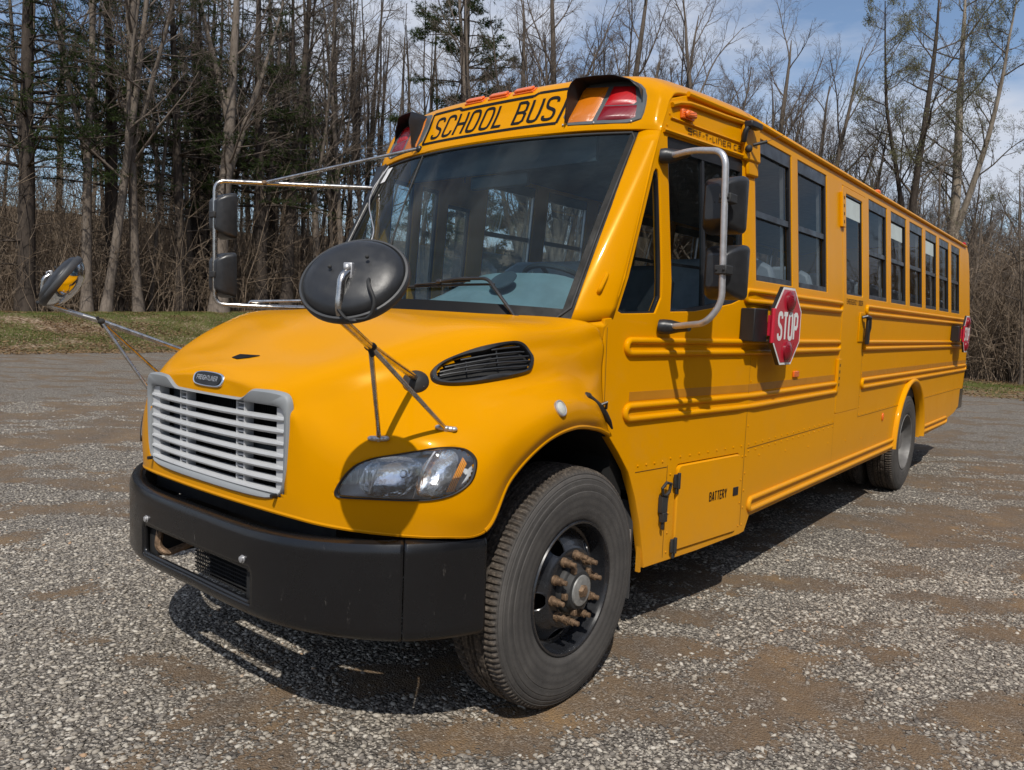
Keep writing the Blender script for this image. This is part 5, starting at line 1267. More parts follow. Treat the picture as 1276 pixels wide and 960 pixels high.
def rear_wheel(s):
    w = bpy.data.objects.new('rear_wheel', None); COL.objects.link(w); w.parent = BUS; w.location = (s * 1.185, 6.215, RZ); w.rotation_euler = (0, 0, 0 if s > 0 else math.pi)
    t = tyre_mb(); t.build('tyre', M['tyre'], w, 28)
    t2 = tyre_mb(); t2.v = [(x - .33, y, z) for x, y, z in t2.v]; t2.build('inner_tyre', M['tyre'], w, 28)
    rim = MB().lathe([(-.035, .300), (-.010, .298), (-.001, .292), (-.003, .284), (-.025, .276), (-.06, .270), (-.13, .262), (-.16, .25), (-.165, .22), (-.155, .19), (-.15, .11), (-.13, .11), (-.12, .10), (-.06, .085), (-.05, .08), (-.05, .0005)], (0, 0, 0), (1, 0, 0), 72).build('rim', M['rimgrey'], w, 40)
    for k in range(10):
        a = math.radians(36 * k + 4); MB().lathe([(-.155, .018), (-.13, .017), (-.128, .011), (-.11, .010), (-.11, .0005)], (0, .1428 * math.cos(a), .1428 * math.sin(a)), (1, 0, 0), 10).build('lug_nut', M['rust'], w, 35)
rear_wheel(1); rear_wheel(-1)

# crossview mirrors on the hood
Cc = Vector((1.11, -1.2, 1.79)); El = Vector((1.075, -1.235, 1.672)); Cl = Vector((1.0, -1.02, 1.592)); Dk = Vector((.862, -.70, 1.447)); B1 = Vector((.864, -.874, 1.233)); B2 = Vector((1.037, -.707, 1.275))
tocam = (Vector((2.9267, -2.6717, 1.6884)) - Cc).normalized(); NB = Vector((.30, -.62, .72)).normalized()
NB = Vector((.52, -.66, .54)).normalized()
M['rimrubber'] = simple('grey rubber edging', (0.045, 0.047, 0.05), 0.5, var=.2)
def hood_mirror(s, Cc, El, Cl, NB, roll):
    piv_side = 1
    mm = lambda p: (p[0] * s, p[1], p[2]); W = Vector(mm(NB)); O = Vector(mm(Cc))
    ax = W; a = Vector((0, 0, 1)).cross(ax).normalized(); c = ax.cross(a).normalized()
    a, c = a * math.cos(roll) + c * math.sin(roll), c * math.cos(roll) - a * math.sin(roll)
    rx, rz = (.150, .131) if s > 0 else (.158, .140)
    def dish(prof, n=56):
        vs = []; fs = []
        for h, k in prof:
            for i in range(n): th = 2 * math.pi * i / n; vs.append(O + ax * h + a * (rx * k * math.cos(th)) + c * (rz * k * math.sin(th)))
        for j in range(len(prof) - 1):
            for i in range(n): fs.append((j * n + i, j * n + (i + 1) % n, (j + 1) * n + (i + 1) % n, (j + 1) * n + i))
        return MB().add(vs, fs)
    back = dish([(-.020, .97), (-.004, .975), (.006, .955), (.016, .92), (.026, .82), (.034, .62), (.038, .35), (.039, .01)]).build('hood_mirror', M['plastic'], BUS, 60)
    dish([(-.020, .975), (-.040, .90), (-.062, .75), (-.078, .55), (-.088, .3), (-.091, .01)]).build('mirror_glass', M['mirror'], back, 60)
    dish([(-.024, .95), (-.026, 1.0), (-.018, 1.04), (-.004, 1.05), (.006, 1.025), (.007, .985), (.000, .955)]).build('mirror_rim', M['rimrubber'], back, 60)
    piv = O + W * .040
    arm = MB().tube([mm(q) for q in rnd_path([Vector(mm(piv)) + Vector((0, 0, .0)), Vector(mm(piv)) + Vector((.006, -.030, -.02)), El, Cl, Dk], .045, 6)], .0125, 12)
    arm.build('mirror_arm', M['steel'], back, 60)
    pb = MB(); pb.box(-.014, .014, -.006, .012, -.05, .02); pb.v = [tuple(Vector(mm(Vector(mm(piv)) + Vector((x * .85 + y * .4, x * .4 - y * .9, z)) ))) for x, y, z in pb.v]; pb.build('arm_clamp', M['alu'], back, bevel=.003)
    MB().ball(mm(Vector(mm(piv)) + Vector((.006, -.012, .006))), .011, 10).build('pivot_nut', M['alu'], back)
    for B in (B1, B2):
        MB().tube([mm(Cl), mm(B)], .0085, 10).build('mirror_brace', M['steel'], back, 60)
        ft = MB(); q = on_hood(B, .006); ft.ball(mm(B), .013, 10); d_ = (El - Dk).normalized()
        for dx in (-.030, 0, .030):
            pp = on_hood(B + Vector((dx * .8, dx * .55, 0)), .007); ft.ball(mm(pp), .013, 10, (1, 1, .7))
        pa = on_hood(B + Vector((-.024, -.0165, 0)), .004); pb_ = on_hood(B + Vector((.024, .0165, 0)), .004); ft.tube([mm(pa), mm(pb_)], .010, 8)
        ft.build('brace_foot', M['alu'], back, 50)
    cl = MB(); cl.ball(mm(Cl), .019, 10, (1.2, 1, .8)); cl.cyl(mm(Cl + Vector((.0, -.02, .022))), mm(Cl + Vector((0, .01, -.03))), .008, 8); cl.build('brace_clamp', M['rubber'], back)
    q = on_hood(Dk, 0); nq = (on_hood(Dk, 1) - q).normalized(); di = MB().lathe([(-.004, .052), (.010, .050), (.018, .044), (.030, .030), (.038, .018), (.040, .001)], mm(q), mm(nq), 28).build('arm_socket', M['rubber'], back, 40)
    for k in range(4):
        a_ = math.radians(45 + 90 * k); t1 = nq.orthogonal().normalized(); t2 = nq.cross(t1); MB().ball(mm(q + nq * .014 + t1 * .040 * math.cos(a_) + t2 * .040 * math.sin(a_)), .006, 8).build('socket_screw', M['alu'], back)
    p0 = Vector(mm(O)) + NB * .040; cab = [p0 + Vector((.045, .035, -.020)), p0 + Vector((.075, .0, -.030)), p0 + Vector((.110, .0, -.085)), p0 + Vector((.100, -.01, -.130)), p0 + Vector((.055, -.045, -.135)), El + Vector((.025, .0, .0)), El + Vector((0, 0, .02))]
    MB().tube([mm(v) for v in rnd_path(cab, .03, 5)], .0055, 6).build('heater_cable', M['rubber'], back, 60)
    MB().ball(mm(p0 + Vector((.065, -.04, -.136))), .008, 8, (2.2, 1, 1)).build('cable_joiner', M['rubber'], back)
    for dx, dz in ((-.06, .01), (-.075, -.03), (.05, .04), (-.05, -.055)):
        qq = Vector(mm(O)) + NB * .036 + Vector((dx * .75, dx * .55, dz)); MB().ball(mm(qq), .006, 8).build('back_rivet', M['rubber'], back)
hood_mirror(1, Vector((1.262, -1.325, 1.777)), Vector((1.292, -1.40, 1.672)), Vector((1.09, -1.115, 1.580)), Vector((.40, -.72, .55)).normalized(), math.radians(16))
hood_mirror(-1, Vector((1.12, -1.2, 1.785)), Vector((1.15, -1.27, 1.668)), Vector((1.02, -1.05, 1.59)), Vector((.30, -.75, .56)).normalized(), 0.0)

# rear view mirrors
def mirror_head(par, c, w, h, d, face, mat=M['plastic']):
    """housing: glass faces +y; tapered toward -y"""
    hd = MB(); rr = []
    for t, k, kk in ((0, 1.0, 1.0), (.15, 1.0, 1.0), (.22, .985, .985), (.55, .88, .90), (.85, .66, .74), (1.0, .50, .60), (1.0, .0, .0)):
        P = rrect(-w / 2 * max(k, .02), w / 2 * max(k, .02), -h / 2 * max(kk, .02), h / 2 * max(kk, .02), .028 * max(k, .02), 4)
        rr.append([Vector((c[0] + x, c[1] + d / 2 - t * d, c[2] + z)) for x, z in P])
    vs = [p for r in rr for p in r]; m = len(rr[0]); fs = [(k * m + i, k * m + (i + 1) % m, (k + 1) * m + (i + 1) % m, (k + 1) * m + i) for k in range(len(rr) - 1) for i in range(m)]
    o = hd.add(vs, fs).build('mirror_head', mat, par, 40, bevel=.006)
    MB().prism(rrect(-w / 2 * .95, w / 2 * .95, -h / 2 * .96, h / 2 * .96, .022), lambda x, z: (c[0] + x, c[1] + d / 2 - .006, c[2] + z), lambda x, z: (c[0] + x, c[1] + d / 2 + .002, c[2] + z)).build('mirror_glass', M['mirror'], par)
TB = [Vector((1.075, .775, 2.515)), Vector((1.25, .70, 2.515)), Vector((1.450, .625, 2.475)), Vector((1.455, .670, 1.79)), Vector((1.385, .665, 1.697)), Vector((1.14, .765, 1.672))]
ms = MB().tube(rnd_path(TB, .075, 7), .0155, 12).build('side_mirror', M['alu'], BUS, 60)
mirror_head(ms, (1.372, .785, 2.265), .200, .272, .15, 1); mirror_head(ms, (1.398, .785, 1.945), .200, .262, .15, 1)
for z in (2.27, 1.945):
    MB().box(1.422, 1.482, .636, .715, z - .022, z + .022).build('tube_clamp', M['rubber'], ms, bevel=.006)
    mb = MB(); 
    for dx in (-.018, .018): mb.ball((1.452 + dx, .634, z), .006, 8)
    mb.build('clamp_screws', M['dark'], ms)
for y, z in ((.775, 2.515), (.765, 1.672)):
    mb = MB(); P = [(side_x(y, z) + .0, y - .035, z), (side_x(y, z) + .02, y - .03, z), (side_x(y, z) + .045, y, z), (side_x(y, z) + .09, y + .0, z), (side_x(y, z) + .15, y - .01, z + (.008 if z > 2 else 0))]
    mb.tube(P, [.036, .038, .036, .026, .018], 12); mb.build('mirror_mount', M['plastic'], ms, 60)
TP = [Vector((-1.0, .66, 2.50)), Vector((-1.40, .10, 2.475)), Vector((-1.55, -.15, 2.462)), Vector((-1.55, -.15, 1.70)), Vector((-1.40, .05, 1.695)), Vector((-1.04, .40, 1.70))]
mp_ = MB().tube(rnd_path(TP, .06, 6), .0150, 12).build('side_mirror', M['steel'], BUS, 60)
MB().tube([(-1.40, .10, 2.480), (-.52, .60, 2.695)], .010, 10).build('mirror_brace', M['steel'], mp_); MB().tube(rnd_path([(-1.43, .01, 1.70), (-1.42, .02, 1.725), (-1.02, .32, 1.75)], .02), .010, 10).build('mirror_brace', M['steel'], mp_)
mirror_head(mp_, (-1.56, -.105, 2.255), .18, .285, .115, 1); mirror_head(mp_, (-1.56, -.105, 1.885), .18, .285, .115, 1)
for z in (2.255, 1.885): MB().box(-1.58, -1.52, -.175, -.12, z - .02, z + .02).build('tube_clamp', M['rubber'], mp_, bevel=.006)
for p in ((-1.0, .66, 2.50), (-1.04, .40, 1.70), (-.52, .60, 2.69)): MB().ball(p, .022, 10).build('mirror_mount', M['plastic'], mp_)
MB().ball((-1.40, .10, 2.478), .019, 10, (1.3, 1.3, .9)).build('tube_joint', M['rust'], mp_)

# interior
mb = MB(); mb.box(-1.16, 1.16, 1.7, 9.35, .98, 1.0); mb.box(-1.02, 1.02, .95, 1.7, .98, 1.0); mb.box(-.95, .95, .2, .95, .90, .92); mb.build('cabin_floor', M['inner'], BUS)
mb = MB(); mb.add([(s * x * kx, y, z) for y, kx in ((.92, .93), (1.66, 1), (9.3, 1)) for s, x, z in ((1, 1.08, 2.82), (1, .90, 2.87), (1, .5, 2.91), (-1, .5, 2.91), (-1, .90, 2.87), (-1, 1.08, 2.82))], [(i + 6 * k, i + 1 + 6 * k, i + 7 + 6 * k, i + 6 + 6 * k) for i in range(5) for k in range(2)]); mb.build('headliner', M['ceiling'], BUS)
MB().box(-1.15, 1.15, 9.28, 9.32, 1.0, 1.95).build('rear_wall', M['inner'], BUS); 
for s in (1, -1):
    MB().box(s * 1.165, s * 1.172, 1.6, 9.3, 1.0, 1.94).build('interior_wall', M['inner'], BUS)
mb = MB(); mb.box(-.70, .70, .70, .73, 2.52, 2.72); mb.build('header_panel', M['inner'], BUS)
# dashboard: a long shelf rising to the instrument hood
vs = []; fs = []; xs_ = np.linspace(-.925, .925, 42); st = [(-.04, 0), (.08, .035), (.20, .09), (.32, .135), (.40, .13), (.44, .05), (.44, -.35)]
for x in xs_:
    hump = math.exp(-((x - .46) / .46) ** 4); base = .55 + .45 * hump
    for y, dzz in st: vs.append((x, y + .30 * (abs(x) / .94) ** 2.2 * (1 if y < .15 else .6) + .06 * hump * (y > .1), 1.685 + dzz * base * ((1 + .75 * hump) if dzz > 0 else 1)))
k_ = len(st)
for i in range(41):
    for j in range(k_ - 1): fs.append((i * k_ + j, i * k_ + j + 1, (i + 1) * k_ + j + 1, (i + 1) * k_ + j))
da = MB().add(vs, fs).build('dashboard', M['dash'], BUS, 50)
MB().lathe([(0, .075), (.006, .073), (.006, .0005)], (.47, .26, 1.872), (0, -.62, .78), 30).build('dash_speaker', M['inner'], da)
mb = MB(); ct = Vector((.50, .72, 1.865)); ax = Vector((0, .48, .88)).normalized(); e1 = Vector((1, 0, 0)); e2 = ax.cross(e1)
mb.tube([ct + e1 * .215 * math.cos(t) + e2 * .215 * math.sin(t) for t in np.linspace(0, 2 * math.pi, 40)[:-1]], .014, 8, closed=True)
for t in (.5, 2.64, 4.71): mb.tube([ct - ax * .03, ct + e1 * .2 * math.cos(t) + e2 * .2 * math.sin(t)], .012, 6)
mb.cyl(ct - ax * .03, ct - ax * .35, .035); mb.build('steering_wheel', M['black'], BUS)
def seat_mb(w=.95, h=1.14):
    P = [(-w / 2, .40), (-w / 2, h - .18), (-w / 2 + .04, h - .06), (-w / 2 + .16, h), (w / 2 - .16, h), (w / 2 - .04, h - .06), (w / 2, h - .18), (w / 2, .40)]
    m = MB(); m.prism(P, lambda x, z: (x, .30 + z * .10, z), lambda x, z: (x, .37 + z * .10, z)); return m
st0 = seat_mb().build('seat', M['seat'], BUS, 30, bevel=.025); st0.location = (.68, 1.75, 1.0)
MB().box(-.475, .475, -.12, .32, .32, .45).build('seat_cushion', M['seat'], st0, bevel=.03)
MB().box(-.42, .42, -.05, .25, .0, .32).build('seat_frame', M['inner'], st0)
for k in range(10):
    for x in (.68, -.68):
        if k == 0 and x > 0: continue
        c = copy_tree(st0, BUS, loc=(x, 1.75 + k * .74, 1.0))
ds = MB(); ds.prism([(-.24, .42), (-.25, .95), (-.18, 1.05), (.18, 1.05), (.25, .95), (.24, .42)], lambda x, z: (.58 + x, 1.22 + z * .12, .98 + z), lambda x, z: (.58 + x, 1.32 + z * .12, .98 + z)); ds.box(.33, .83, .85, 1.3, 1.38, 1.52); ds.box(.45, .71, .95, 1.2, 1.0, 1.38); ds.build('driver_seat', M['inner'], BUS, bevel=.03)
MB().tube(rnd_path([(-.30, .80, 2.70), (-.30, .78, 2.62), (-.30, .78, 2.50)], .02), .006, 8).build('inside_mirror_stay', M['inner'], BUS)
MB().box(-.22, .22, .74, .77, 2.44, 2.52).build('inside_mirror', M['black'], BUS, bevel=.01)
MB().tube([(.30, .70, 1.85), (.30, .72, 1.95)], .01, 6).build('stalk', M['black'], BUS)

# ------------------------------------------------------------------ loose stones on the lot
def stone_proto(seed):
    rg = np.random.default_rng(seed); bm = bmesh.new(); bmesh.ops.create_icosphere(bm, subdivisions=1, radius=1)
    v = np.array([q.co[:] for q in bm.verts]); f = np.array([[a.index for a in p.verts] for p in bm.faces]); bm.free()
    v *= (1 + (rg.random((len(v), 1)) - .5) * .95) * np.array([1.0, .72, .36]); k = rg.normal(size=3); k /= np.linalg.norm(k)
    d = v @ k; v -= np.outer(np.clip(d - .35, 0, None), k) * .9
    return v, f
def make_stones(n, x0, x1, y0, y1, smin, smax, seed, keep):
    rg = np.random.default_rng(seed); x = rg.uniform(x0, x1, n); y = rg.uniform(y0, y1, n)
    ok = keep(x, y) & (rg.random(n) < cover(x, y) * .97 + .03); x = x[ok]; y = y[ok]; m = len(x)
    s = smin + (smax - smin) * rg.random(m) ** 3.6
    V = []; Fc = []; C = []; base = 0
    for pi in range(10):
        v, f = stone_proto(pi + 50); idx = np.arange(pi, m, 10); k = len(idx); a = rg.random(k) * 6.283; b = (rg.random(k) - .5) * .7
        ca, sa, cb, sb = np.cos(a), np.sin(a), np.cos(b), np.sin(b)
        vx = v[None, :, 0] * cb[:, None] + v[None, :, 2] * sb[:, None]; vz = -v[None, :, 0] * sb[:, None] + v[None, :, 2] * cb[:, None]; vy = np.broadcast_to(v[None, :, 1], vx.shape)
        X = (vx * ca[:, None] - vy * sa[:, None]) * s[idx, None] + x[idx, None]; Y = (vx * sa[:, None] + vy * ca[:, None]) * s[idx, None] + y[idx, None]
        Z = vz * s[idx, None] + gz(x[idx], y[idx])[:, None] + s[idx, None] * .04
        V.append(np.stack([X, Y, Z], -1).reshape(-1, 3)); Fc.append((f[None] + (np.arange(k) * len(v))[:, None, None]).reshape(-1, 3) + base); C.append(np.repeat(rg.random(k), len(v))); base += k * len(v)
    return np.concatenate(V), np.concatenate(Fc), np.concatenate(C)
def in_view(x, y):
    dx = x - 2.9267; dy = y + 2.6717; dep = dx * -.6265 + dy * .7743; lat = dx * .7746 + dy * .6313
    return (dep > .9) & (np.abs(lat) < dep * .78 + .6)
tsm = NT('crushed limestone pieces')
_a = tsm.n('Attribute'); _a.attribute_name = 'tone'
_c = tsm.ramp(_a.outputs['Fac'], [(0.0, (0.11, 0.10, 0.09)), (0.22, (0.21, 0.19, 0.165)), (0.5, (0.33, 0.295, 0.245)), (0.8, (0.45, 0.41, 0.345)), (0.985, (0.56, 0.52, 0.45)), (0.996, (0.42, 0.27, 0.16))])
_c = tsm.mix(tsm.ramp(tsm.noise(60, 4, .7), [(.4, (0, 0, 0)), (.7, (.5,) * 3)]), _c, (0.20, 0.165, 0.13))
tsm.bsdf(_c, 0.9, bump=tsm.noise(150, 3, .7), bstr=.3, bdist=.003, spec=.25)
nearp = lambda x, y: in_view(x, y) & (np.hypot(x - 2.93, y + 2.67) < 6.2)
midp = lambda x, y: in_view(x, y) & (np.hypot(x - 2.93, y + 2.67) >= 5.8)
sv, sf, sc_ = make_stones(300000, -3.5, 6.5, -3.2, 4.2, .0036, .0205, 21, nearp)
sv2, sf2, sc2 = make_stones(170000, -11, 5, -3.5, 9.5, .007, .021, 22, midp)
V_ = np.concatenate([sv, sv2]); F_ = np.concatenate([sf, sf2 + len(sv)])
me = np_mesh('loose_gravel', V_, F_); at = me.attributes.new('tone', 'FLOAT', 'POINT'); at.data.foreach_set('value', np.concatenate([sc_, sc2]).astype(np.float32)); me.materials.append(tsm.m)
go = bpy.data.objects.new('loose_gravel', me); COL.objects.link(go); tag(go, 'pale crushed stones scattered over the packed dirt lot', 'gravel', kind='stuff')

# ------------------------------------------------------------------ grass and fallen leaves on the verge
def blades(n, px, py, hmin, hmax, w, seed, flat=False):
    rg = np.random.default_rng(seed); z = gz(px, py) - .015; k = len(px); a = rg.random(k) * 6.283; h = hmin + (hmax - hmin) * rg.random(k) ** 1.6
    lean = (rg.random((k, 2)) - .5) * 1.1 * h[:, None]; c, s = np.cos(a) * w / 2, np.sin(a) * w / 2
    p0 = np.stack([px - c, py - s, z], -1); p1 = np.stack([px + c, py + s, z], -1); p2 = np.stack([px + lean[:, 0], py + lean[:, 1], z + h], -1)
    return np.stack([p0, p1, p2], 1).reshape(-1, 3), np.arange(3 * k).reshape(-1, 3)
rg = np.random.default_rng(3); n = 150000
gx = np.concatenate([EX - .2 - rg.random(n) * 9.0, rg.uniform(-14, 12, n // 2)]); gy_ = np.concatenate([rg.uniform(-4, 26, n), EY + .1 + rg.random(n // 2) * 9.0])
kp = vnoise(gx, gy_, .9, 31) * .6 + vnoise(gx, gy_, 3, 32) * .5 + rg.random(len(gx)) * .25 - .35 * np.clip(1 - np.minimum(np.abs(gx - EX), np.abs(gy_ - EY)) / 2.5, 0, 1) > .50
bv, bf = blades(0, gx[kp], gy_[kp], .03, .10, .022, 5)
me = np_mesh('grass', bv, bf); me.materials.append(M['grassblade']); o = bpy.data.objects.new('grass', me); COL.objects.link(o); tag(o, 'thin green grass on the bank between lot and woods', 'grass', kind='stuff')
n = 60000; lx_ = np.concatenate([EX + .5 - rg.random(n) * 11.5, rg.uniform(-14, 14, n // 2)]); ly_ = np.concatenate([rg.uniform(-4, 28, n), EY - .5 + rg.random(n // 2) * 12.0])
kp = (vnoise(lx_, ly_, 1.3, 33) + .5 * np.clip(1 - np.minimum(np.abs(lx_ - EX), np.abs(ly_ - EY)) / 2.2, 0, 1) + .5 * ((lx_ < -31.5) | (ly_ > 30.5)) + rg.random(len(lx_)) * .3) > .72
lx_ = lx_[kp]; ly_ = ly_[kp]; k = len(lx_); z = gz(lx_, ly_) + .01; a = rg.random(k) * 6.283; s = .025 + .035 * rg.random(k); t1 = np.stack([np.cos(a), np.sin(a), (rg.random(k) - .5) * .9], -1) * s[:, None]; t2 = np.stack([-np.sin(a), np.cos(a), (rg.random(k) - .5) * .9], -1) * s[:, None] * .6
c0 = np.stack([lx_, ly_, z + .01], -1); lv = np.stack([c0 - t1, c0 - t2, c0 + t1, c0 + t2], 1).reshape(-1, 3)
me = np_mesh('fallen_leaves', lv, np.arange(4 * k).reshape(-1, 4)); me.materials.append(M['deadleaf']); o = bpy.data.objects.new('fallen_leaves', me); COL.objects.link(o); tag(o, 'dry brown leaves lying along the edge of the woods', 'leaves', kind='stuff')

# ------------------------------------------------------------------ trees
class Tubes:
    def __init__(s): s.V = []; s.F = []; s.b = 0
    def add(s, P, R, n):
        P = np.asarray(P, float); R = np.asarray(R, float); m = len(P)
        T = np.gradient(P, axis=0); T /= np.linalg.norm(T, axis=1)[:, None] + 1e-9
        up = np.array([0, 0, 1.]) if abs(T[0, 2]) < .9 else np.array([1., 0, 0])
        A = np.cross(T, up); A /= np.linalg.norm(A, axis=1)[:, None] + 1e-9; B = np.cross(A, T); th = np.arange(n) * 2 * np.pi / n
        V = P[:, None] + R[:, None, None] * (A[:, None] * np.cos(th)[None, :, None] + B[:, None] * np.sin(th)[None, :, None])
        s.V.append(V.reshape(-1, 3)); i = (np.arange(m - 1)[:, None] * n + np.arange(n)[None]); j = (np.arange(m - 1)[:, None] * n + (np.arange(n) + 1)[None] % n)
        s.F.append(np.stack([i, j, j + n, i + n], -1).reshape(-1, 4) + s.b); s.b += m * n
    def obj(s, name, mat, parent=None, smooth=True, loc=None):
        me = np_mesh(name, np.concatenate(s.V), np.concatenate(s.F)); me.materials.append(mat)
        if smooth: me.shade_smooth()
        o = bpy.data.objects.new(name, me); COL.objects.link(o)
        if parent: o.parent = parent
        return o
def wander(rg, p, d, L_, k, curl, trop):
    P = [p]; d = d / np.linalg.norm(d)
    for i in range(k):
        d = d + rg.normal(size=3) * curl + np.array([0, 0, trop]); d /= np.linalg.norm(d); P.append(P[-1] + d * L_ / k)
    return np.array(P)
def perp_dir(rg, d, ang, az=None):
    d = d / np.linalg.norm(d); a = np.cross(d, [0, 0, 1.]) if abs(d[2]) < .95 else np.array([1., 0, 0]); a /= np.linalg.norm(a); b = np.cross(d, a); t = rg.random() * 6.283 if az is None else az
    return d * math.cos(ang) + (a * math.cos(t) + b * math.sin(t)) * math.sin(ang)
def bare_crown(rg, T, P, R, spec, lvl, tips):
    """children along polyline P with radii R"""
    n, a0, a1, lf, cut, trop, curl, tmin = spec[lvl]
    n = max(1, int(n * (.8 + .4 * rg.random()))); tot = np.linalg.norm(np.diff(P, axis=0), axis=1).sum()
    for k in range(n):
        t = tmin + (1 - tmin) * ((k + rg.random() * .9) / n); i = min(len(P) - 2, int(t * (len(P) - 1))); f = t * (len(P) - 1) - i
        p = P[i] * (1 - f) + P[i + 1] * f; r = (R[i] * (1 - f) + R[i + 1] * f); d = P[i + 1] - P[i]
        L_ = tot * lf * (1.15 - .65 * t) * (.6 + .7 * rg.random()); ang = a0 + (a1 - a0) * rg.random()
        seg = (7, 5, 4, 3)[min(lvl, 3)]; Q = wander(rg, p, perp_dir(rg, d, ang), L_, seg, curl, trop)
        r0 = max(.0035, min(r * .6, .006 + .0115 * L_)); RR = np.linspace(r0, max(.0025, r0 * .25), seg + 1); T.add(Q, RR, (6, 4, 3, 3)[min(lvl, 3)])
        if lvl + 1 < len(spec): bare_crown(rg, T, Q, RR, spec, lvl + 1, tips)
        else: tips.append(Q)
def make_bare(name, seed, H, r0, first, mats, lean=(0, 0), forks=0, dens=1.0, up=False, leaves=False, fine=False, curl=.05, label=None, cat='tree', group=None):
    rg = np.random.default_rng(seed); root = empty(name, (0, 0, 0), label, cat, group)
    P = wander(rg, np.array([0, 0, -.3]), np.array([lean[0], lean[1], 1.]), H, 14, curl * .38, .03); t = np.linspace(0, 1, 15)
    R = r0 * (1 - t) ** .62 * .92 + .02; R[0] *= 1.45; R[1] = R[1] * 1.05
    Tt = Tubes(); P2 = np.array([P[0], P[0] * .8 + P[1] * .2] + list(P[1:])); R2 = np.array([R[0] * 1.25, R[0] * .95] + list(R[1:])); Tt.add(P2, R2, 9); Tc = Tubes(); tips = []
    mains = [(P, R, first)]
    for k in range(forks):
        i = 5 + 2 * k if not up else 2 + k; d = perp_dir(rg, P[i + 1] - P[i], .22 + .2 * rg.random(), (k * 2.4 + seed) % 6.28); Q = wander(rg, P[i], d, H * (.62 - .06 * k), 12, curl * .6, .06); RR = np.linspace(R[i] * .72, .02, 13); Tt.add(Q, RR, 7); mains.append((Q, RR, .15))
    a0, a1 = (.35, .75) if up else (.65, 1.2)
    for (Q, RR, tm) in mains:
        spec = [(int((13 if not fine else 17) * dens), a0, a1, .27 if not up else .34, 0, .035 if not up else .07, .10, tm), (7 if not fine else 9, .4, .9, .48, 0, .05 if up else .03, .12, .2), (6 if not fine else 7, .4, .9, .5, 0, .03, .14, .2), (4, .4, 1.0, .55, 0, .0, .2, .15)]
        bare_crown(rg, Tc, Q, RR, spec, 0, tips)
    Tt.obj('trunk', mats[0], root); Tc.obj('crown', mats[1], root)
    if leaves:
        tp = np.concatenate([q[1:] for q in tips]); tp = tp[rg.random(len(tp)) < leaves]; k = len(tp); m_ = 3
        C = np.repeat(tp, m_, 0) + rg.normal(size=(k * m_, 3)) * .07; C[:, 2] -= .05; u = rg.normal(size=(k * m_, 3)); u[:, 2] -= 1.2; u /= np.linalg.norm(u, axis=1)[:, None]; w = np.cross(u, rg.normal(size=(k * m_, 3))); w /= np.linalg.norm(w, axis=1)[:, None]
        u *= .045; w *= .014; me = np_mesh('foliage', np.stack([C - u, C - w, C + u, C + w], 1).reshape(-1, 3), np.arange(4 * k * m_).reshape(-1, 4)); me.materials.append(M['bud']); o = bpy.data.objects.new('foliage', me); COL.objects.link(o); o.parent = root
    return root
def make_pine(name, seed, H, r0, zb, spread, dens, label=None, group=None, dead=True):
    rg = np.random.default_rng(seed); root = empty(name, (0, 0, 0), label, 'pine tree', group)
    P = wander(rg, np.array([0, 0, -.3]), np.array([0, 0, 1.]), H, 14, .015, .05); t = np.linspace(0, 1, 15); R = r0 * (1 - t) ** .75 + .015; R[0] *= 1.35
    Tt = Tubes(); Tt.add(P, R, 9); Tc = Tubes(); NC = []; ND = []
    z = 2.2
    while z < H * .97:
        tt = z / H; i = min(13, int(tt * 14)); f = tt * 14 - i; p = P[i] * (1 - f) + P[i + 1] * f; r = R[i] * (1 - f) + R[i + 1] * f
        live = z > zb; nb = rg.integers(3, 6) if live else rg.integers(1, 4)
        for k in range(nb):
            az = rg.random() * 6.283; L_ = spread * (1 - max(0, (z - zb)) / (H - zb + .01)) ** .7 * (.55 + .6 * rg.random()) if live else spread * (.25 + .45 * rg.random())
            L_ = max(.5, L_); d = np.array([math.cos(az), math.sin(az), .22 + .5 * max(0, tt - .5)]); Q = wander(rg, p, d, L_, 6, .07, -.035 if live else -.06); r1 = min(r * .5, .012 + .012 * L_); RR = np.linspace(r1, .006, 7); Tc.add(Q, RR, 4)
            for q in range(int((5 if live else 3) + L_ * 2.2)):
                s = .25 + .75 * rg.random(); j = min(5, int(s * 6)); g = s * 6 - j; pp = Q[j] * (1 - g) + Q[j + 1] * g; dd = Q[j + 1] - Q[j]; dl = perp_dir(rg, dd, .5 + .5 * rg.random()); dl[2] *= .45; dl[2] += .08
                l2 = (.25 + .30 * L_ * (1.1 - s)) * (.6 + .6 * rg.random()); S = wander(rg, pp, dl, l2, 3, .10, .02); Tc.add(S, np.linspace(.009, .004, 4), 3)
                if live:
                    m = max(2, int(l2 / .12 * dens)); u = np.linspace(.2, 1.0, m); cc = np.array([np.interp(u, np.linspace(0, 1, 4), S[:, a]) for a in range(3)]).T + rg.normal(size=(m, 3)) * .06; NC.append(cc); ND.append(np.repeat((S[-1] - S[0])[None] / (np.linalg.norm(S[-1] - S[0]) + 1e-6), m, 0))
        z += .34 + .4 * rg.random() if live else .6 + .8 * rg.random()
    Tt.obj('trunk', M['bark_dark'], root); Tc.obj('branches', M['bark_dark'], root)
    C = np.concatenate(NC); D = np.concatenate(ND); k = 9; C = np.repeat(C, k, 0); D = np.repeat(D, k, 0); n = len(C); u = D * .6 + rg.normal(size=(n, 3)) * .6; u[:, 2] += .15; u /= np.linalg.norm(u, axis=1)[:, None]; w = np.cross(u, rg.normal(size=(n, 3))); w /= np.linalg.norm(w, axis=1)[:, None]
    L_ = .10 + .08 * rg.random((n, 1)); A = C + u * L_; w *= .011
    me = np_mesh('needles', np.stack([C - w, C + w, A], 1).reshape(-1, 3), np.arange(3 * n).reshape(-1, 3)); me.materials.append(M['needle']); o = bpy.data.objects.new('needles', me); COL.objects.link(o); o.parent = root
    return root
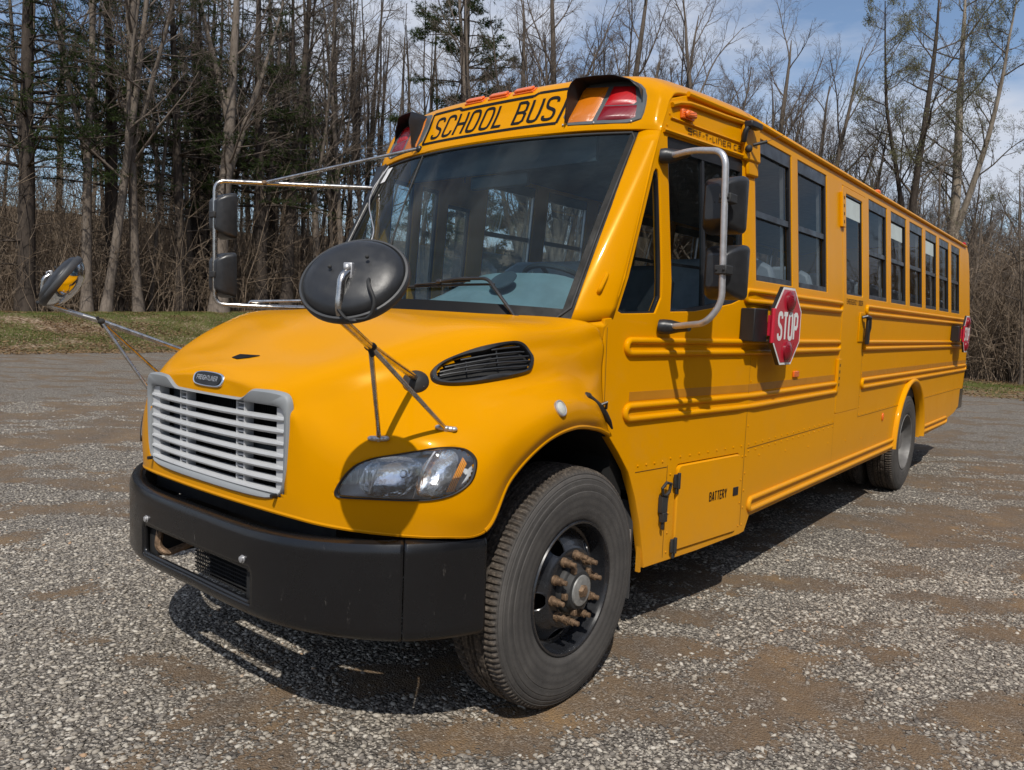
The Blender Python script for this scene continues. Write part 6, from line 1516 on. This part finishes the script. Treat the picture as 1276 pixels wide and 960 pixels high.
def place(o, x, y, rz=0, sc=1.0, dz=0):
    o.location = (x, y, float(gz(np.array([x]), np.array([y]))[0]) + dz); o.rotation_euler = (0, 0, rz); o.scale = (sc, sc, sc); return o
def again(src, x, y, rz, sc, label=None, group=None):
    c = copy_tree(src); place(c, x, y, rz, sc)
    if label: c['label'] = label
    if group: c['group'] = group
    elif 'group' in c: del c['group']
    return c
BL = (M['bark_light'], M['twig']); BM_ = (M['bark_mid'], M['twig']); BD_ = (M['bark_dark'], M['bark_mid']); BP_ = (M['bark_pale'], M['bark_mid'])
X0 = -32.8
# front row of the left woods
g1 = make_bare('bare_tree', 11, 20, .22, .30, BL, (-.02, .0), 1, .9, fine=True, curl=.05, label='straight light grey trunk of a bare tree, left of the leaning forked pair'); place(g1, X0, 11.4, 0)
g2 = make_bare('bare_tree', 12, 18, .21, .34, BL, (.05, .10), 1, .8, curl=.045, label='light grey bare tree leaning right at the woods edge, meeting its straighter neighbour'); place(g2, X0 + .2, 12.1, 0)
g3 = make_bare('bare_tree', 13, 21, .21, .30, BL, (-.01, -.035), 2, .8, fine=True, curl=.05, label='light grey bare tree just right of the leaning one, forking high up'); place(g3, X0, 13.7, 0)
g4 = make_bare('bare_tree', 14, 19, .42, .26, BL, (.02, .05), 2, 1.1, curl=.045, label='stout light trunk with flared foot beside the far mirrors, forked bare crown'); place(g4, X0 + .6, 17.3, 0)
p1 = make_pine('pine_tree', 21, 21, .36, 6.0, 4.6, 1.0, label='thick dark pine trunk at the far left end of the woods'); place(p1, X0 - .6, 9.2, .4)
p2 = make_pine('pine_tree', 22, 22, .34, 5.0, 4.8, 1.1, label='dark pine rising directly behind the light forked pair'); place(p2, X0 - 1.4, 13.2, 1.0)
p3 = make_pine('pine_tree', 23, 20, .27, 7.0, 4.2, 0.9, label='dark slim pine left of the stout flared trunk'); place(p3, X0 - .8, 16.1, 2.0)
again(p2, X0 - .4, 20.3, 2.6, .95, 'tall dark pine, first large trunk right of the far mirrors')
d1 = make_bare('bare_tree', 15, 20, .33, .28, BD_, (.02, .06), 2, 1.0, curl=.05, label='dark thick bare trunk leaning right between the far mirrors and the windshield'); place(d1, X0, 21.6, 0)
again(g1, X0 - .5, 24.0, 2.2, .95, 'thin grey bare tree nearest the left edge of the windshield')
again(g3, X0 - .2, 25.6, 4.2, .9, 'bare tree leaning away behind the far windshield corner')
s1 = make_bare('bare_tree', 16, 15, .10, .35, BM_, (.02, .02), 1, .7, curl=.06)
s2 = make_bare('bare_tree', 17, 17, .13, .35, BL, (-.04, .02), 1, .7, curl=.05)
s3 = make_bare('bare_tree', 18, 18, .17, .32, BD_, (.03, .0), 2, .7, curl=.05)
SG = 'slender bare trees filling the woods'; SL = 'slender bare grey tree standing among many others in the woods'
for q in (s1, s2, s3): q['label'] = SL; q['group'] = SG
place(s1, X0 - 1.2, 14.8, 0); place(s2, X0 - 2.6, 10.3, 1); place(s3, X0 - 2.0, 18.6, 2)
PG = 'pines deeper in the woods'; PL = 'dark green pine standing deeper in the left woods behind the front trunks'
rr = random.Random(77)
for i in range(17):
    y = rr.uniform(4, 32); x = X0 - 3 - rr.random() * 22
    again((p1, p2, p3)[i % 3], x, y + (abs(x - X0)) * .35 * rr.random(), rr.random() * 6, rr.uniform(.8, 1.1), PL, PG)
for i in range(66):
    x = X0 - .3 - rr.random() ** 1.2 * 26; y = rr.uniform(4, 36) + (X0 - x) * .25
    again((s1, s2, s3)[i % 3], x, y, rr.random() * 6, rr.uniform(.75, 1.2), SL, SG)
for i in range(12):
    again((s1, s2, s3, p1)[i % 4], X0 - .5 - rr.random() * 9, -13 + i * 1.5 + rr.random(), rr.random() * 6, rr.uniform(.8, 1.1), SL if i % 4 < 3 else PL, SG if i % 4 < 3 else PG)
# trees behind the middle of the bus
m1 = make_bare('bare_tree', 31, 15, .22, .10, BM_, (0, 0), 5, .8, up=True, fine=True, curl=.05, label='broad many stemmed bare tree fanning up behind the sign board'); place(m1, -17.7, 23.0, 0, 1.05)
again(m1, -15.8, 23.4, 2.0, 1.1, 'many stemmed bare tree fanning upward over the letters of the sign board')
again(m1, -14.6, 25.2, 4.1, 1.1, 'many stemmed bare tree above the driver side warning lamps')
m2 = make_bare('bare_tree', 32, 16, .17, .14, BM_, (.06, .06), 4, .8, up=True, fine=True, curl=.06, label='fan of bare stems rising behind the roof front corner'); place(m2, -13.7, 27.6, 1)
again(m2, -11.6, 29.4, 3.0, 1.05, 'fan of bare stems above the driver window')
again(m1, -10.3, 31.2, 5.0, 1.0, 'fan of bare stems above the first passenger windows')
again(m2, -9.0, 33.8, .5, .95, 'fan of bare stems left of the leafing trees')
p4 = make_pine('pine_tree', 24, 19, .22, 3.0, 3.3, 3.4, label='green pine standing alone left of the sign board against the sky', dead=False); place(p4, -22.2, 23.8, .5, 1.25)
again(p4, -17.0, 36.0, 2.0, .56, 'small olive pine top showing above the roof front corner')
t0 = again(g1, -20.0, 22.6, 1.1, .9, 'straight bare trunk between the green pine and the fanned stems')
MG = 'bare trees beyond the back of the lot'; ML = 'bare grey tree standing among others beyond the back of the lot'
s4 = make_bare('bare_tree', 19, 14, .14, .12, BM_, (.03, .0), 3, .7, up=True, fine=True, curl=.06, label=ML, group=MG); place(s4, -6.5, 33.5, 1, .8)
for i in range(74):
    t = rr.random(); x = -27 + 28 * t + rr.uniform(-1, 1); y = 31 + rr.random() * 22 if x > -16 else 33 + rr.random() * 18
    again((s1, s4, m1, s4, m2, s4)[i % 6], x, y, rr.random() * 6, rr.uniform(.6, .95) * (1 if x < -9 else .72), ML, MG)
# right hand side
r1 = make_bare('leafing_tree', 41, 16.5, .21, .30, BD_, (.0, -.02), 1, 1.3, leaves=.20, fine=True, curl=.07, label='dark trunked tree with sparse young leaves above the emergency door'); place(r1, -4.9, 35.0, .3)
r2 = make_bare('leafing_tree', 42, 18, .30, .34, BP_, (.02, .05), 1, 1.3, leaves=.20, fine=True, curl=.07, label='tallest tree at right with pale mottled trunk and sparse young leaves'); place(r2, -3.9, 38.0, 1.5)
again(r1, -1.2, 44.5, 2.0, .85, 'smaller leafing tree at the right edge behind the thicket')
for i in range(34):
    x = rr.uniform(-8, 9); y = 34.5 + rr.random() ** 1.4 * 16
    again((s1, s2, s3)[i % 3], x, y, rr.random() * 6, rr.uniform(.30, .50), 'low bare tree tangled in the thicket behind the rear of the bus', 'low trees in the right thicket')
again(p4, 1.8, 46, 2.2, .50, 'dark evergreen showing through the thicket at the right edge')
# brush: far too many stems to count
def bush(rg, h, twigs, rmul, big=False):
    T = Tubes(); P = wander(rg, np.array([0, 0, -.05]), np.array([rg.normal() * .22, rg.normal() * .22, 1.]) if not big else np.array([0, 0, 1.]), h, 5, .13 if not big else .05, 0); r = (.006 + .0035 * h) * rmul; T.add(P, np.linspace(r, .004 * rmul, 6), 3)
    for k in range(twigs):
        j = rg.integers(1, 5); Q = wander(rg, P[j], perp_dir(rg, P[j + 1] - P[j], .5 + .7 * rg.random()), h * (.2 + .25 * rg.random()), 3, .18, .02); T.add(Q, np.linspace(r * .55, .003 * rmul, 4), 3)
        for _ in range(2 if rg.random() < .7 else 1):
            Q2 = wander(rg, Q[2], perp_dir(rg, Q[3] - Q[2], .8), h * .16, 2, .2, 0); T.add(Q2, np.linspace(r * .4, .003 * rmul, 3), 3)
    return np.concatenate(T.V), np.concatenate(T.F)
def thicket(name, n, gen, seed, hmin, hmax, label, twigs=4, rmul=1.0, big=False):
    rg = np.random.default_rng(seed); protos = [bush(rg, hmin + (hmax - hmin) * (k / 23) ** 1.5, twigs, rmul, big) for k in range(24)]
    XY = np.array([gen(rg) for _ in range(n)]); Z = gz(XY[:, 0], XY[:, 1]) - .03; Vs = []; Fs = []; b = 0
    for k in range(24):
        v, f = protos[k]; idx = np.arange(k, n, 24); m = len(idx); a = rg.random(m) * 6.283; sc = (.8 + .4 * rg.random(m))[:, None]; ca, sa = np.cos(a)[:, None], np.sin(a)[:, None]
        X = (v[None, :, 0] * ca - v[None, :, 1] * sa) * sc + XY[idx, 0][:, None]; Y = (v[None, :, 0] * sa + v[None, :, 1] * ca) * sc + XY[idx, 1][:, None]; ZZ = v[None, :, 2] * sc + Z[idx][:, None]
        Vs.append(np.stack([X, Y, ZZ], -1).reshape(-1, 3)); Fs.append((f[None] + (np.arange(m) * len(v))[:, None, None]).reshape(-1, f.shape[1]) + b); b += m * len(v)
    me = np_mesh(name, np.concatenate(Vs), np.concatenate(Fs)); me.materials.append(M['thicket']); o = bpy.data.objects.new(name, me); COL.objects.link(o); tag(o, label, 'brush' if not big else 'woods', kind='stuff'); return o
thicket('underbrush', 7400, lambda rg: (X0 - rg.random() ** 1.2 * 26, rg.uniform(-14, 42)), 61, 1.2, 7.0, 'tangle of bare brown brush between the trunks of the left woods')
thicket('underbrush', 2600, lambda rg: (rg.uniform(-30, -8), 31.5 + rg.random() ** 1.2 * 22), 62, 1.5, 5.0, 'bare brush beyond the back of the lot behind the bus')
thicket('underbrush', 5200, lambda rg: (rg.uniform(-9, 10), 32.0 + rg.random() ** 1.3 * 16), 63, 1.5, 5.8, 'dense brown thicket behind the rear of the bus at right', 5, 1.15)
# woods on the open side of the lot, seen in the side windows
thicket('far_woods', 230, lambda rg: (25 + rg.random() * 12, rg.uniform(-22, 46)), 71, 13, 20, 'bare woods across the lot, mirrored in the side windows', 30, 2.6, True)
thicket('far_woods', 60, lambda rg: (rg.uniform(-22, 26), -26 - rg.random() * 12), 72, 4.5, 8, 'bare trees added behind the viewer, unseen except in reflections', 26, 2.4, True)  # added out of view, kept low so the headlights mirror sky
